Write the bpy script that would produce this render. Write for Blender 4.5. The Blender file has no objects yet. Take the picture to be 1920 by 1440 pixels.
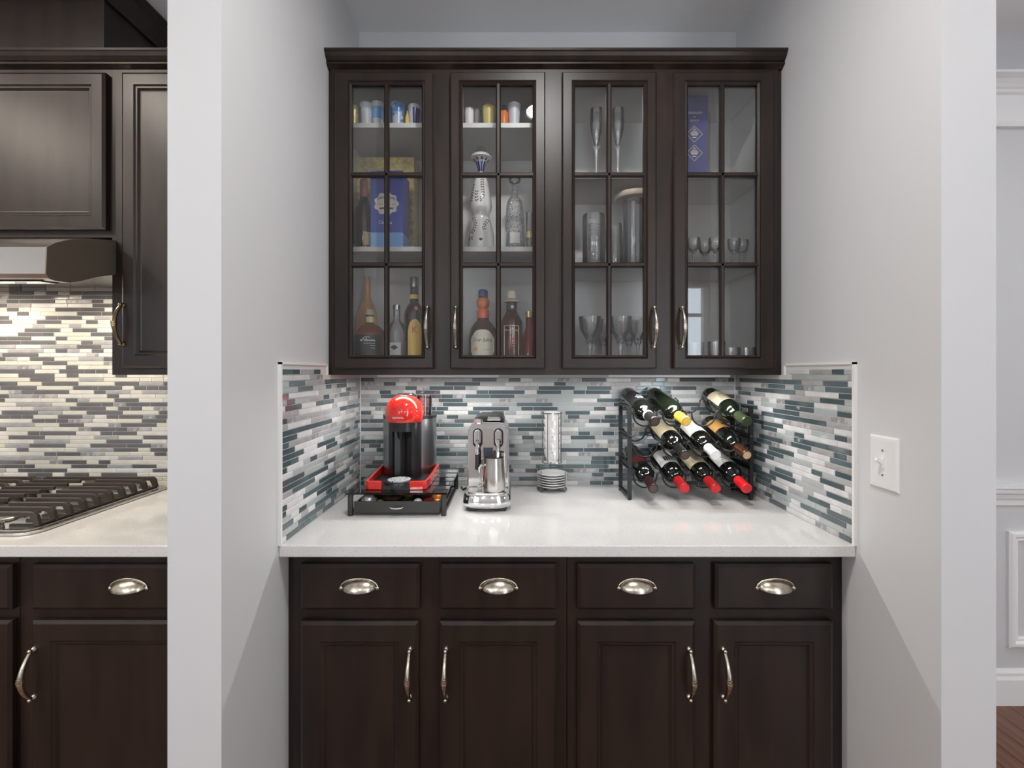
import bpy, bmesh, math, random
from mathutils import Vector, Matrix
PI = math.pi
SC = bpy.context.scene
COL = SC.collection
random.seed(7)

# ------------------------------------------------------------------ camera, world, lights, exposure
CAMZ = 1.376
F = 870.0                      # focal length in pixels for a 1920 px wide frame
cam_d = bpy.data.cameras.new('camera')
cam_d.sensor_width = 36.0
cam_d.lens = 36.0 * F / 1920.0
cam_d.shift_x = 3.0 / 1920.0
cam_d.shift_y = -25.0 / 1920.0
cam_d.clip_start = 0.05
cam = bpy.data.objects.new('camera', cam_d)
cam.location = (0, 0, CAMZ)
cam.rotation_euler = (PI / 2, 0, 0)
COL.objects.link(cam)
SC.camera = cam

SC.view_settings.view_transform = 'Standard'
SC.view_settings.look = 'None'
SC.view_settings.exposure = 0.2
SC.view_settings.gamma = 1.0
SC.view_settings.use_curve_mapping = False
SC.cycles.use_denoising = True
SC.cycles.max_bounces = 10
SC.cycles.diffuse_bounces = 5
SC.cycles.glossy_bounces = 5
SC.cycles.transparent_max_bounces = 24
SC.cycles.caustics_reflective = False
SC.cycles.caustics_refractive = False
SC.cycles.sample_clamp_indirect = 6.0

world = bpy.data.worlds.new('daylight_sky')
SC.world = world
world.use_nodes = True
bg = world.node_tree.nodes['Background']
bg.inputs[0].default_value = (0.80, 0.90, 1.0, 1)
bg.inputs[1].default_value = 7.0

# x, y, watts, colour temperature tint (the kitchen cans are warmer)
DOWNLIGHTS = [(0.16, 0.66, 15.0, 0), (-2.7, 0.45, 20.0, 1), (-1.75, 0.75, 12.0, 1), (1.9, 0.75, 6.0, 0), (-2.4, -2.0, 9.0, 0), (-0.74, -2.0, 9.0, 0), (1.69, -2.0, 9.0, 0), (3.3, 0.6, 9.0, 0)]  # the rear-room cans are unseen, added for bounce light
BAR_POWER = 2.2
HOOD_POWER = 2.4
FILL_GLOBES = [(-2.4, -0.9), (-0.62, -1.2), (0.41, -1.2), (1.42, -1.2), (2.8, -0.7)]  # unseen glowing globes added to brighten the ceiling and cabinet interiors
FILL_STRENGTH = 15.5

def X(px, Y): return (px - 957.0) * Y / F
def Z(py, Y): return CAMZ - (py - 695.0) * Y / F

# ------------------------------------------------------------------ materials
MATS = {}
def mat(name, col=(0.5, 0.5, 0.5), rough=0.5, metal=0.0, coat=0.0, spec=0.5, emit=None, trans=0.0, alpha=1.0,
        noise=None, bump=None, stretch=(1, 1, 1), aniso=0.0):
    m = bpy.data.materials.new(name); m.use_nodes = True
    nt = m.node_tree; b = nt.nodes['Principled BSDF']
    b.inputs['Base Color'].default_value = (*col, 1)
    b.inputs['Roughness'].default_value = rough
    b.inputs['Metallic'].default_value = metal
    b.inputs['Coat Weight'].default_value = coat
    b.inputs['Coat Roughness'].default_value = 0.08
    b.inputs['Specular IOR Level'].default_value = spec
    b.inputs['Transmission Weight'].default_value = trans
    b.inputs['Alpha'].default_value = alpha
    if aniso: b.inputs['Anisotropic'].default_value = aniso
    if emit:
        b.inputs['Emission Color'].default_value = (*emit[0], 1)
        b.inputs['Emission Strength'].default_value = emit[1]
    if noise or bump:
        tc = nt.nodes.new('ShaderNodeTexCoord'); mp = nt.nodes.new('ShaderNodeMapping')
        mp.inputs['Scale'].default_value = stretch
        nt.links.new(tc.outputs['Object'], mp.inputs['Vector'])
    if noise:
        col2, scale, lo, hi, detail = noise
        n = nt.nodes.new('ShaderNodeTexNoise'); n.inputs['Scale'].default_value = scale; n.inputs['Detail'].default_value = detail
        r = nt.nodes.new('ShaderNodeValToRGB')
        r.color_ramp.elements[0].position = lo; r.color_ramp.elements[0].color = (*col, 1)
        r.color_ramp.elements[1].position = hi; r.color_ramp.elements[1].color = (*col2, 1)
        nt.links.new(mp.outputs[0], n.inputs['Vector']); nt.links.new(n.outputs['Fac'], r.inputs['Fac'])
        nt.links.new(r.outputs['Color'], b.inputs['Base Color'])
    if bump:
        scale, strength, dist = bump
        n2 = nt.nodes.new('ShaderNodeTexNoise'); n2.inputs['Scale'].default_value = scale; n2.inputs['Detail'].default_value = 3
        bp = nt.nodes.new('ShaderNodeBump'); bp.inputs['Strength'].default_value = strength; bp.inputs['Distance'].default_value = dist
        nt.links.new(mp.outputs[0], n2.inputs['Vector']); nt.links.new(n2.outputs['Fac'], bp.inputs['Height'])
        nt.links.new(bp.outputs['Normal'], b.inputs['Normal'])
    MATS[name] = m
    return m

def thin_glass(name, tint=(1, 1, 1), ior=1.5, rough=0.0, base=0.02, edge=0.5, frost=0.0, bump=None):
    """Clear sheet or thin-walled glass: transparent with a Fresnel gloss, plus faint edge tint."""
    m = bpy.data.materials.new(name); m.use_nodes = True
    nt = m.node_tree; nt.nodes.clear()
    out = nt.nodes.new('ShaderNodeOutputMaterial')
    tr = nt.nodes.new('ShaderNodeBsdfTransparent'); tr.inputs[0].default_value = (*tint, 1)
    gl = nt.nodes.new('ShaderNodeBsdfGlossy'); gl.inputs['Roughness'].default_value = rough
    fr = nt.nodes.new('ShaderNodeFresnel'); fr.inputs['IOR'].default_value = ior
    add = nt.nodes.new('ShaderNodeMath'); add.operation = 'MULTIPLY_ADD'; add.use_clamp = True
    add.inputs[1].default_value = edge; add.inputs[2].default_value = base
    mx = nt.nodes.new('ShaderNodeMixShader')
    nt.links.new(fr.outputs[0], add.inputs[0]); nt.links.new(add.outputs[0], mx.inputs[0])
    nt.links.new(gl.outputs[0], mx.inputs[2])
    if frost > 0:
        df = nt.nodes.new('ShaderNodeBsdfDiffuse'); df.inputs[0].default_value = (0.9, 0.9, 0.92, 1)
        mf = nt.nodes.new('ShaderNodeMixShader'); mf.inputs[0].default_value = frost
        nt.links.new(tr.outputs[0], mf.inputs[1]); nt.links.new(df.outputs[0], mf.inputs[2])
        nt.links.new(mf.outputs[0], mx.inputs[1])
    else:
        nt.links.new(tr.outputs[0], mx.inputs[1])
    if bump:
        tc = nt.nodes.new('ShaderNodeTexCoord'); vo = nt.nodes.new('ShaderNodeTexVoronoi'); vo.inputs['Scale'].default_value = bump[0]
        bp = nt.nodes.new('ShaderNodeBump'); bp.inputs['Strength'].default_value = bump[1]; bp.inputs['Distance'].default_value = bump[2]
        nt.links.new(tc.outputs['Object'], vo.inputs['Vector']); nt.links.new(vo.outputs['Distance'], bp.inputs['Height'])
        nt.links.new(bp.outputs['Normal'], gl.inputs['Normal']); nt.links.new(bp.outputs['Normal'], fr.inputs['Normal'])
    nt.links.new(mx.outputs[0], out.inputs[0])
    MATS[name] = m
    return m

mat('paint', (0.62, 0.625, 0.635), 0.6, bump=(220, 0.05, 0.002))
mat('ceiling_paint', (0.90, 0.90, 0.90), 0.7)
mat('trim_paint', (0.85, 0.85, 0.85), 0.3)
mat('espresso', (0.0118, 0.0078, 0.0060), 0.38, spec=0.38, noise=((0.029, 0.0168, 0.0122), 7, 0.3, 0.75, 5), stretch=(3, 3, 0.5), bump=(60, 0.05, 0.001))
mat('espresso_inside', (0.68, 0.67, 0.655), 0.5)
mat('shelf_white', (0.70, 0.70, 0.68), 0.4)
mat('toe_dark', (0.012, 0.011, 0.010), 0.5)
mat('nickel', (0.62, 0.57, 0.48), 0.27, 1.0, noise=((0.42, 0.38, 0.31), 90, 0.35, 0.7, 2))
mat('nickel_dark', (0.30, 0.28, 0.24), 0.32, 1.0)
mat('brass_antique', (0.26, 0.20, 0.12), 0.30, 1.0)
mat('grout', (0.62, 0.62, 0.60), 0.8)
mat('caulk', (0.80, 0.80, 0.79), 0.5)
mat('tile_dark', (0.072, 0.103, 0.120), 0.10, coat=0.6, noise=((0.094, 0.125, 0.135), 9, 0.35, 0.65, 1))
mat('tile_teal', (0.110, 0.155, 0.165), 0.10, coat=0.6)
mat('tile_pale', (0.42, 0.46, 0.455), 0.10, coat=0.5)
mat('tile_grey', (0.44, 0.43, 0.425), 0.35, noise=((0.34, 0.335, 0.345), 30, 0.4, 0.6, 4), stretch=(1, 1, 2))
mat('tile_white', (0.70, 0.70, 0.69), 0.35, noise=((0.62, 0.615, 0.62), 25, 0.45, 0.62, 4))
mat('tile_vein', (0.50, 0.48, 0.475), 0.35, noise=((0.24, 0.235, 0.24), 45, 0.45, 0.66, 5), stretch=(1.6, 1.6, 0.8))
mat('black_plastic', (0.012, 0.012, 0.013), 0.32)
mat('black_gloss', (0.008, 0.008, 0.009), 0.08, coat=0.5)
mat('black_metal', (0.018, 0.018, 0.018), 0.40, 0.3)
mat('charcoal', (0.030, 0.029, 0.028), 0.45)
mat('red_gloss', (0.72, 0.022, 0.014), 0.12, coat=0.8)
mat('chrome', (0.80, 0.80, 0.80), 0.07, 1.0)
mat('steel', (0.62, 0.60, 0.57), 0.24, 1.0, stretch=(1, 1, 40), bump=(60, 0.04, 0.0005), aniso=0.5)
mat('steel_grey', (0.42, 0.42, 0.44), 0.30, 1.0, stretch=(60, 60, 1), bump=(30, 0.05, 0.0005))
mat('steel_taupe', (0.17, 0.145, 0.11), 0.45, 0.25)
mat('iron', (0.060, 0.048, 0.040), 0.42, 0.35)
mat('porcelain', (0.88, 0.87, 0.85), 0.12, coat=0.4)
mat('white_plastic', (0.80, 0.80, 0.80), 0.3)
mat('white_ink', (0.85, 0.85, 0.85), 0.5)
mat('black_ink', (0.02, 0.02, 0.02), 0.5)
mat('wire', (0.22, 0.21, 0.20), 0.25, 1.0)
mat('wood_floor', (0.20, 0.085, 0.045), 0.32, noise=((0.12, 0.046, 0.024), 6, 0.3, 0.7, 6), stretch=(8, 0.6, 1))
mat('bottle_black', (0.006, 0.007, 0.006), 0.06, coat=0.5)
mat('bottle_green', (0.006, 0.009, 0.005), 0.07, coat=0.5)
mat('lamp_face', (0.9, 0.9, 0.9), 0.5)
for nm, c, r, mtl in [('cap_maroon', (0.028, 0.007, 0.007), 0.3, 0.1), ('cap_red', (0.60, 0.010, 0.018), 0.3, 0.0), ('cap_red_dark', (0.42, 0.012, 0.014), 0.3, 0.0),
                ('cap_scarlet', (0.70, 0.016, 0.022), 0.28, 0.0), ('cap_black', (0.014, 0.012, 0.012), 0.3, 0.0), ('cap_white', (0.80, 0.79, 0.76), 0.3, 0.0),
                ('cap_brown', (0.070, 0.022, 0.010), 0.25, 0.2), ('cap_yellow', (0.78, 0.47, 0.05), 0.3, 0.0), ('cap_green', (0.035, 0.052, 0.022), 0.3, 0.1),
                ('cap_pink', (0.55, 0.22, 0.21), 0.3, 0.3), ('paper_cream', (0.74, 0.64, 0.42), 0.6, 0), ('paper_white', (0.76, 0.75, 0.72), 0.6, 0),
                ('paper_tan', (0.55, 0.47, 0.34), 0.6, 0), ('paper_orange', (0.62, 0.33, 0.10), 0.45, 0.2), ('paper_red', (0.085, 0.008, 0.007), 0.5, 0),
                ('paper_black', (0.015, 0.015, 0.015), 0.5, 0), ('cork_tan', (0.60, 0.43, 0.25), 0.5, 0), ('cork_grey', (0.075, 0.045, 0.042), 0.4, 0),
                ('box_blue', (0.022, 0.060, 0.42), 0.35, 0), ('box_sky', (0.20, 0.45, 0.85), 0.35, 0), ('box_navy', (0.075, 0.085, 0.24), 0.35, 0),
                ('badge_cream', (0.78, 0.73, 0.58), 0.5, 0), ('peach', (0.80, 0.47, 0.22), 0.35, 0.15), ('amber', (0.20, 0.06, 0.015), 0.06, 0),
                ('label_yellow', (0.85, 0.56, 0.10), 0.5, 0), ('seal_red', (0.60, 0.04, 0.03), 0.4, 0), ('orange', (0.70, 0.19, 0.05), 0.35, 0),
                ('coral', (0.85, 0.13, 0.06), 0.4, 0), ('liquor_red', (0.35, 0.015, 0.015), 0.08, 0), ('liquor_dark', (0.075, 0.022, 0.016), 0.08, 0),
                ('cobalt', (0.020, 0.030, 0.19), 0.15, 0), ('sky_glaze', (0.16, 0.40, 0.70), 0.25, 0), ('yellow_glaze', (0.62, 0.52, 0.18), 0.35, 0),
                ('wood_lid', (0.72, 0.58, 0.45), 0.4, 0), ('frost_white', (0.62, 0.64, 0.68), 0.35, 0), ('pod_silver', (0.62, 0.64, 0.66), 0.25, 0.8),
                ('pod_gold', (0.72, 0.44, 0.08), 0.25, 0.8), ('pod_brown', (0.05, 0.020, 0.012), 0.3, 0.4), ('pod_red', (0.23, 0.015, 0.012), 0.25, 0.4),
                ('pod_orange', (0.72, 0.24, 0.04), 0.3, 0.4), ('pod_white', (0.82, 0.82, 0.82), 0.3, 0.1), ('pod_dark', (0.022, 0.018, 0.018), 0.3, 0.2),
                ('pod_olive', (0.18, 0.15, 0.03), 0.3, 0.4), ('smoke', (0.06, 0.07, 0.09), 0.1, 0)]:
    mat(nm, c, r, mtl)
mat('gold_foil', (0.66, 0.53, 0.20), 0.35, 0.5, noise=((0.85, 0.75, 0.40), 60, 0.4, 0.65, 4))
mat('blue_glaze_pattern', (0.55, 0.62, 0.72), 0.25, noise=((0.08, 0.25, 0.55), 45, 0.46, 0.54, 2))
mat('ring_disc', (0.72, 0.72, 0.73), 0.3, 0.15, noise=((0.05, 0.05, 0.05), 190, 0.56, 0.60, 1))
thin_glass('pane_glass', (0.992, 0.994, 0.994), edge=1.1, base=0.0)
thin_glass('clear_glass', (0.985, 0.988, 0.99), edge=1.2, base=0.02, frost=0.10)
thin_glass('stem_glass', (0.90, 0.92, 0.95), edge=1.2, base=0.12, frost=0.6)
thin_glass('cut_glass', (0.93, 0.94, 0.95), edge=1.6, base=0.07, frost=0.20, bump=(150, 1.0, 0.004))
thin_glass('table_glass', (0.88, 0.92, 0.905), edge=1.4, base=0.02)
thin_glass('red_reflection_plastic', (0.80, 0.62, 0.64), edge=1.5, base=0.06)  # clear plastic; the red dome's reflection is put into its pink tint

def quartz():
    m = bpy.data.materials.new('quartz'); m.use_nodes = True
    nt = m.node_tree; b = nt.nodes['Principled BSDF']
    b.inputs['Roughness'].default_value = 0.08
    tc = nt.nodes.new('ShaderNodeTexCoord')
    v = nt.nodes.new('ShaderNodeTexVoronoi'); v.inputs['Scale'].default_value = 170
    r = nt.nodes.new('ShaderNodeValToRGB')
    r.color_ramp.elements[0].position = 0.10; r.color_ramp.elements[0].color = (0.30, 0.285, 0.26, 1)
    r.color_ramp.elements[1].position = 0.17; r.color_ramp.elements[1].color = (0.73, 0.72, 0.705, 1)
    n = nt.nodes.new('ShaderNodeTexNoise'); n.inputs['Scale'].default_value = 300
    mx = nt.nodes.new('ShaderNodeMixRGB'); mx.blend_type = 'MULTIPLY'; mx.inputs[0].default_value = 0.18
    nt.links.new(tc.outputs['Object'], v.inputs['Vector']); nt.links.new(tc.outputs['Object'], n.inputs['Vector'])
    nt.links.new(v.outputs['Distance'], r.inputs['Fac'])
    nt.links.new(r.outputs['Color'], mx.inputs[1]); nt.links.new(n.outputs['Fac'], mx.inputs[2])
    nt.links.new(mx.outputs[0], b.inputs['Base Color'])
    MATS['quartz'] = m
quartz()

# ------------------------------------------------------------------ mesh helpers
ORI = {}
class MB:
    def __init__(s): s.v = []; s.f = []
    def add(s, vs, fs):
        o = len(s.v); s.v += [tuple(p) for p in vs]; s.f += [tuple(i + o for i in q) for q in fs]; return s
    def box(s, x0, x1, y0, y1, z0, z1):
        return s.add([(x0, y0, z0), (x1, y0, z0), (x1, y1, z0), (x0, y1, z0), (x0, y0, z1), (x1, y0, z1), (x1, y1, z1), (x0, y1, z1)],
                     [(0, 3, 2, 1), (4, 5, 6, 7), (0, 1, 5, 4), (1, 2, 6, 5), (2, 3, 7, 6), (3, 0, 4, 7)])
    def prism(s, poly, axis, a, b):
        """poly: 2-D points; axis 'X': (y,z), 'Y': (x,z), 'Z': (x,y)"""
        def P(u, v, t): return {'X': (t, u, v), 'Y': (u, t, v), 'Z': (u, v, t)}[axis]
        n = len(poly)
        vs = [P(u, v, a) for u, v in poly] + [P(u, v, b) for u, v in poly]
        fs = [tuple(range(n)), tuple(range(2 * n - 1, n - 1, -1))] + [(i, (i + 1) % n, n + (i + 1) % n, n + i) for i in range(n)]
        return s.add(vs, fs)
    def lathe(s, prof, c=(0, 0, 0), n=24, axis='Z', a0=0.0, a1=2 * PI, sx=1.0, sy=1.0):
        full = abs(a1 - a0 - 2 * PI) < 1e-6
        m = n if full else n + 1
        vs = []; idx = []
        for r, z in prof:
            if r < 1e-7:
                idx.append([len(vs)]); vs.append((0, 0, z))
            else:
                row = []
                for k in range(m):
                    a = a0 + (a1 - a0) * k / n
                    row.append(len(vs)); vs.append((r * math.cos(a) * sx, r * math.sin(a) * sy, z))
                idx.append(row)
        fs = []
        for A, B in zip(idx, idx[1:]):
            for k in range(n):
                k2 = (k + 1) % m
                if len(A) == 1 and len(B) == 1: continue
                if len(A) == 1: fs.append((A[0], B[k2], B[k]))
                elif len(B) == 1: fs.append((A[k], A[k2], B[0]))
                else: fs.append((A[k], A[k2], B[k2], B[k]))
        if axis == 'Y': vs = [(x, z, -y) for x, y, z in vs]
        if axis == 'X': vs = [(z, x, y) for x, y, z in vs]
        return s.add([(x + c[0], y + c[1], z + c[2]) for x, y, z in vs], fs)
    def tube(s, pts, r, n=8, closed=False, caps=True):
        pts = [Vector(p) for p in pts]; m = len(pts)
        rs = r if isinstance(r, (list, tuple)) else [r] * m
        vs = []; prev = None
        for i, p in enumerate(pts):
            if closed: t = pts[(i + 1) % m] - pts[i - 1]
            else: t = pts[min(i + 1, m - 1)] - pts[max(i - 1, 0)]
            t.normalize()
            if prev is None:
                u = t.orthogonal().normalized()
            else:
                u = prev - t * prev.dot(t)
                u = u.normalized() if u.length > 1e-6 else t.orthogonal().normalized()
            prev = u; w = t.cross(u)
            for k in range(n):
                a = 2 * PI * k / n
                vs.append(p + (u * math.cos(a) + w * math.sin(a)) * rs[i])
        fs = []
        for i in range(m if closed else m - 1):
            j = (i + 1) % m
            for k in range(n):
                k2 = (k + 1) % n
                fs.append((i * n + k, i * n + k2, j * n + k2, j * n + k))
        if caps and not closed:
            fs.append(tuple(range(n - 1, -1, -1))); fs.append(tuple((m - 1) * n + k for k in range(n)))
        return s.add(vs, fs)
    def loops(s, x0, x1, z0, z1, prof, cap=True):
        """concentric rectangles: prof = [(inset, y)...]; last one capped."""
        vs = []; fs = []
        for i, y in prof:
            vs += [(x0 + i, y, z0 + i), (x1 - i, y, z0 + i), (x1 - i, y, z1 - i), (x0 + i, y, z1 - i)]
        for a in range(len(prof) - 1):
            for k in range(4):
                k2 = (k + 1) % 4
                fs.append((a * 4 + k, a * 4 + k2, a * 4 + 4 + k2, a * 4 + 4 + k))
        if cap:
            e = (len(prof) - 1) * 4; fs.append((e, e + 1, e + 2, e + 3))
        return s.add(vs, fs)
    def ball(s, c, r, n=12, sx=1, sy=1, sz=1):
        pr = [(r * math.sin(PI * i / 8), -r * sz * math.cos(PI * i / 8)) for i in range(9)]
        pr[0] = (0, pr[0][1]); pr[-1] = (0, pr[-1][1])
        return s.lathe(pr, c, n, sx=sx, sy=sy)
    def mesh(s, name, m, smooth=False, angle=35):
        me = bpy.data.meshes.new(name); me.from_pydata(s.v, [], s.f); me.update()
        b = bmesh.new(); b.from_mesh(me); bmesh.ops.recalc_face_normals(b, faces=b.faces[:]); b.to_mesh(me); b.free()
        if m: me.materials.append(MATS[m])
        if smooth:
            me.polygons.foreach_set('use_smooth', [True] * len(me.polygons))
            me.set_sharp_from_angle(angle=math.radians(angle))
        return me
    def build(s, name, m, parent=None, smooth=False, bevel=None, org=(0, 0, 0), angle=35):
        return obj(name, s.mesh(name, m, smooth, angle), parent, org, bevel)

def obj(name, me, parent=None, org=(0, 0, 0), bevel=None):
    o = bpy.data.objects.new(name, me); COL.objects.link(o)
    org = Vector(org); ORI[o] = org
    if parent is not None:
        o.parent = parent; o.location = org - ORI[parent]
    else:
        o.location = org
    if bevel:
        md = o.modifiers.new('bevel', 'BEVEL'); md.width = bevel; md.segments = 2; md.limit_method = 'ANGLE'; md.angle_limit = 0.6
    return o
def tag(o, label=None, cat=None, group=None, kind=None):
    if label: o['label'] = label
    if cat: o['category'] = cat
    if group: o['group'] = group
    if kind: o['kind'] = kind
    return o
def thing(name, label, cat, loc=(0, 0, 0), group=None):
    o = bpy.data.objects.new(name, None); COL.objects.link(o)
    o.empty_display_size = 0.05
    o.location = loc; ORI[o] = Vector(loc)
    return tag(o, label, cat, group)
def struct(o): o['kind'] = 'structure'; return o

TXT = []
def text(name, s, size, m, parent, c, wrap=None, sx=1.0, tilt=0.0):
    """lettering that faces -Y, centred at c; wrap = radius of an upright cylinder whose front it lies on (c on the front line)."""
    cu = bpy.data.curves.new(name, 'FONT'); cu.body = s; cu.size = size; cu.align_x = 'CENTER'; cu.align_y = 'CENTER'
    cu.resolution_u = 2
    t = bpy.data.objects.new(name, cu); COL.objects.link(t)
    dg = bpy.context.evaluated_depsgraph_get()
    me = bpy.data.meshes.new_from_object(t.evaluated_get(dg))
    bpy.data.objects.remove(t); bpy.data.curves.remove(cu)
    for v in me.vertices:
        x, z = v.co.x * sx, v.co.y + v.co.x * tilt
        if wrap:
            a = x / wrap; v.co = (c[0] + wrap * math.sin(a), c[1] + wrap * (1 - math.cos(a)), c[2] + z)
        else:
            v.co = (c[0] + x, c[1], c[2] + z)
    me.materials.clear(); me.materials.append(MATS[m])
    return obj(name, me, parent)

# ------------------------------------------------------------------ room shell
YB = 1.874            # back wall plane (behind the tiles)
XL, XR = -0.611, 0.911  # inner faces of the niche walls
YF = 0.981            # front edge of the niche walls
XLO, XRO = -0.725, 1.027
CEIL = 2.743
RX0, RX1, RY0 = -3.6, 4.4, -2.5
YD = 1.92             # dining wall
FZ = 0.0

def plain_wall(name, *b): return struct(MB().box(*b).build(name, 'paint'))
wall_back = plain_wall('wall_back', XL, XR, YB, YB + 0.1, 0, CEIL)
wall_left = plain_wall('wall_left', XLO, XL, YF, YB + 0.1, 0, CEIL)
wall_right = plain_wall('wall_right', XR, XRO, YF, YD + 0.1, 0, CEIL)
wall_kitchen = plain_wall('wall_kitchen', RX0, XLO, YB, YB + 0.1, 0, CEIL)
wall_dining = plain_wall('wall_dining', XRO, RX1, YD, YD + 0.1, 0, CEIL)
plain_wall('wall_west', RX0 - 0.1, RX0, RY0 - 0.1, YB + 0.1, 0, CEIL)
plain_wall('wall_east', RX1, RX1 + 0.1, RY0 - 0.1, YD + 0.1, 0, CEIL)
# rear wall with a glazed door and a window
wr = MB()
D0, D1, DZ = 1.60, 2.386, 2.44
W0, W1, WZ0, WZ1 = -2.95, -1.65, 0.95, 2.35
wr.box(RX0, W0, RY0 - 0.1, RY0, 0, CEIL).box(W0, W1, RY0 - 0.1, RY0, 0, WZ0).box(W0, W1, RY0 - 0.1, RY0, WZ1, CEIL)
wr.box(W1, D0, RY0 - 0.1, RY0, 0, CEIL).box(D0, D1, RY0 - 0.1, RY0, DZ, CEIL).box(D1, RX1, RY0 - 0.1, RY0, 0, CEIL)
struct(wr.build('wall_rear', 'paint'))
def window(name, x0, x1, z0, z1, rails):
    r = struct(thing(name, None, None, ((x0 + x1) / 2, RY0 - 0.05, z0)))
    f = MB(); w = 0.06
    f.box(x0, x0 + w, RY0 - 0.08, RY0 + 0.015, z0, z1).box(x1 - w, x1, RY0 - 0.08, RY0 + 0.015, z0, z1)
    f.box(x0 + w, x1 - w, RY0 - 0.08, RY0 + 0.015, z0, z0 + w).box(x0 + w, x1 - w, RY0 - 0.08, RY0 + 0.015, z1 - w, z1)
    for zz in rails: f.box(x0 + w, x1 - w, RY0 - 0.07, RY0 - 0.02, zz - 0.02, zz + 0.02)
    f.build('window_frame', 'trim_paint', r)
    MB().box(x0 + w, x1 - w, RY0 - 0.05, RY0 - 0.044, z0 + w, z1 - w).build('pane', 'pane_glass', r)
window('door_1', D0, D1, 0.0, DZ, [2.05])
window('window_1', W0, W1, WZ0, WZ1, [1.6])
struct(MB().box(RX0 - 0.1, RX1 + 0.1, RY0 - 0.1, YD + 0.1, CEIL, CEIL + 0.1).build('ceiling', 'ceiling_paint'))
floor = struct(MB().box(RX0, RX1, RY0, YD, -0.10, -0.014).build('floor', 'wood_floor'))
pl_cache = {}
w = 0.083; x = RX0; k = 0
while x < RX1 - 0.01:
    joints = [RY0] + ([-1.2 + 0.9 * random.random(), 0.55 + 0.8 * random.random()]) + [YD]
    for y0, y1 in zip(joints, joints[1:]):
        ym = min(y1, YD) - 0.001
        L = round(ym - y0, 3)
        b = MB(); c = 0.002
        b.add([(0, 0, -0.014), (w - 0.001, 0, -0.014), (w - 0.001, L, -0.014), (0, L, -0.014),
               (0, 0, -0.002), (w - 0.001, 0, -0.002), (w - 0.001, L, -0.002), (0, L, -0.002),
               (c, c, 0), (w - 0.001 - c, c, 0), (w - 0.001 - c, L - c, 0), (c, L - c, 0)],
              [(0, 1, 5, 4), (1, 2, 6, 5), (2, 3, 7, 6), (3, 0, 4, 7), (4, 5, 9, 8), (5, 6, 10, 9), (6, 7, 11, 10), (7, 4, 8, 11), (8, 9, 10, 11)])
        b.build('plank', 'wood_floor', floor, org=(x, y0, FZ))
    x += w; k += 1
# dining room trims
def hprof(name, prof, x0, x1, m='trim_paint'):
    return struct(MB().prism(prof, 'X', x0, x1).build(name, m))
hprof('baseboard_dining', [(YD, 0.0), (YD - 0.016, 0.0), (YD - 0.016, 0.105), (YD - 0.011, 0.118), (YD - 0.011, 0.130), (YD - 0.004, 0.145), (YD, 0.145)], XRO, RX1)
hprof('trim_1', [(YD, 0.822), (YD - 0.008, 0.822), (YD - 0.010, 0.842), (YD - 0.016, 0.850), (YD - 0.018, 0.866), (YD - 0.032, 0.876), (YD - 0.036, 0.893), (YD - 0.040, 0.897), (YD - 0.040, 0.908), (YD, 0.908)], XRO, RX1)
hprof('trim_2', [(YD, 2.378), (YD - 0.018, 2.378), (YD - 0.022, 2.388), (YD - 0.014, 2.404), (YD - 0.014, 2.508), (YD - 0.026, 2.514), (YD - 0.026, 2.526), (YD - 0.034, 2.530), (YD - 0.042, 2.540), (YD - 0.056, 2.552), (YD - 0.085, 2.558), (YD - 0.085, 2.568), (YD, 2.568)], XRO, RX1)
pm = MB()
for x0, x1 in [(1.15, 1.90), (2.05, 2.85), (3.0, 3.8)]:
    for (z0, z1) in [(0.235, 0.715)]:
        pm.loops(x0, x1, z0, z1, [(0, YD), (0, YD - 0.012), (0.010, YD - 0.020), (0.020, YD - 0.020), (0.030, YD - 0.010), (0.036, YD - 0.014), (0.042, YD)], cap=False)
struct(pm.build('trim_3', 'trim_paint'))

# ------------------------------------------------------------------ mosaic tile backsplash
PITCH, GAP = 0.0166, 0.0019
LENS = [0.144, 0.097, 0.097, 0.0465, 0.0465]
WTS = [('tile_dark', 30), ('tile_teal', 8), ('tile_pale', 20), ('tile_white', 20), ('tile_grey', 13), ('tile_vein', 10)]
TM = [m for m, wt in WTS for _ in range(wt)]
mat('tile_slate', (0.110, 0.107, 0.112), 0.10, coat=0.6, noise=((0.145, 0.138, 0.140), 9, 0.35, 0.65, 1))
mat('tile_cream', (0.66, 0.64, 0.55), 0.12, coat=0.4)
mat('tile_ivory', (0.74, 0.71, 0.65), 0.35, noise=((0.66, 0.63, 0.58), 25, 0.45, 0.62, 4))
TMK = ['tile_slate'] * 36 + ['tile_cream'] * 20 + ['tile_ivory'] * 26 + ['tile_grey'] * 12 + ['tile_vein'] * 8
tile_meshes = {}
TH = 0.0075
def tile_mesh(L, m):
    key = (round(L, 3), m)
    if key not in tile_meshes:
        h = PITCH - GAP; c = 0.0011; b = MB(); L = key[0]
        b.add([(0, 0, 0), (L, 0, 0), (L, 0, h), (0, 0, h), (0, -TH + c, 0), (L, -TH + c, 0), (L, -TH + c, h), (0, -TH + c, h),
               (c, -TH, c), (L - c, -TH, c), (L - c, -TH, h - c), (c, -TH, h - c)],
              [(0, 1, 5, 4), (1, 2, 6, 5), (2, 3, 7, 6), (3, 0, 4, 7), (4, 5, 9, 8), (5, 6, 10, 9), (6, 7, 11, 10), (7, 4, 8, 11), (8, 9, 10, 11)])
        tile_meshes[key] = b.mesh('tile', m)
    return tile_meshes[key]
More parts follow.
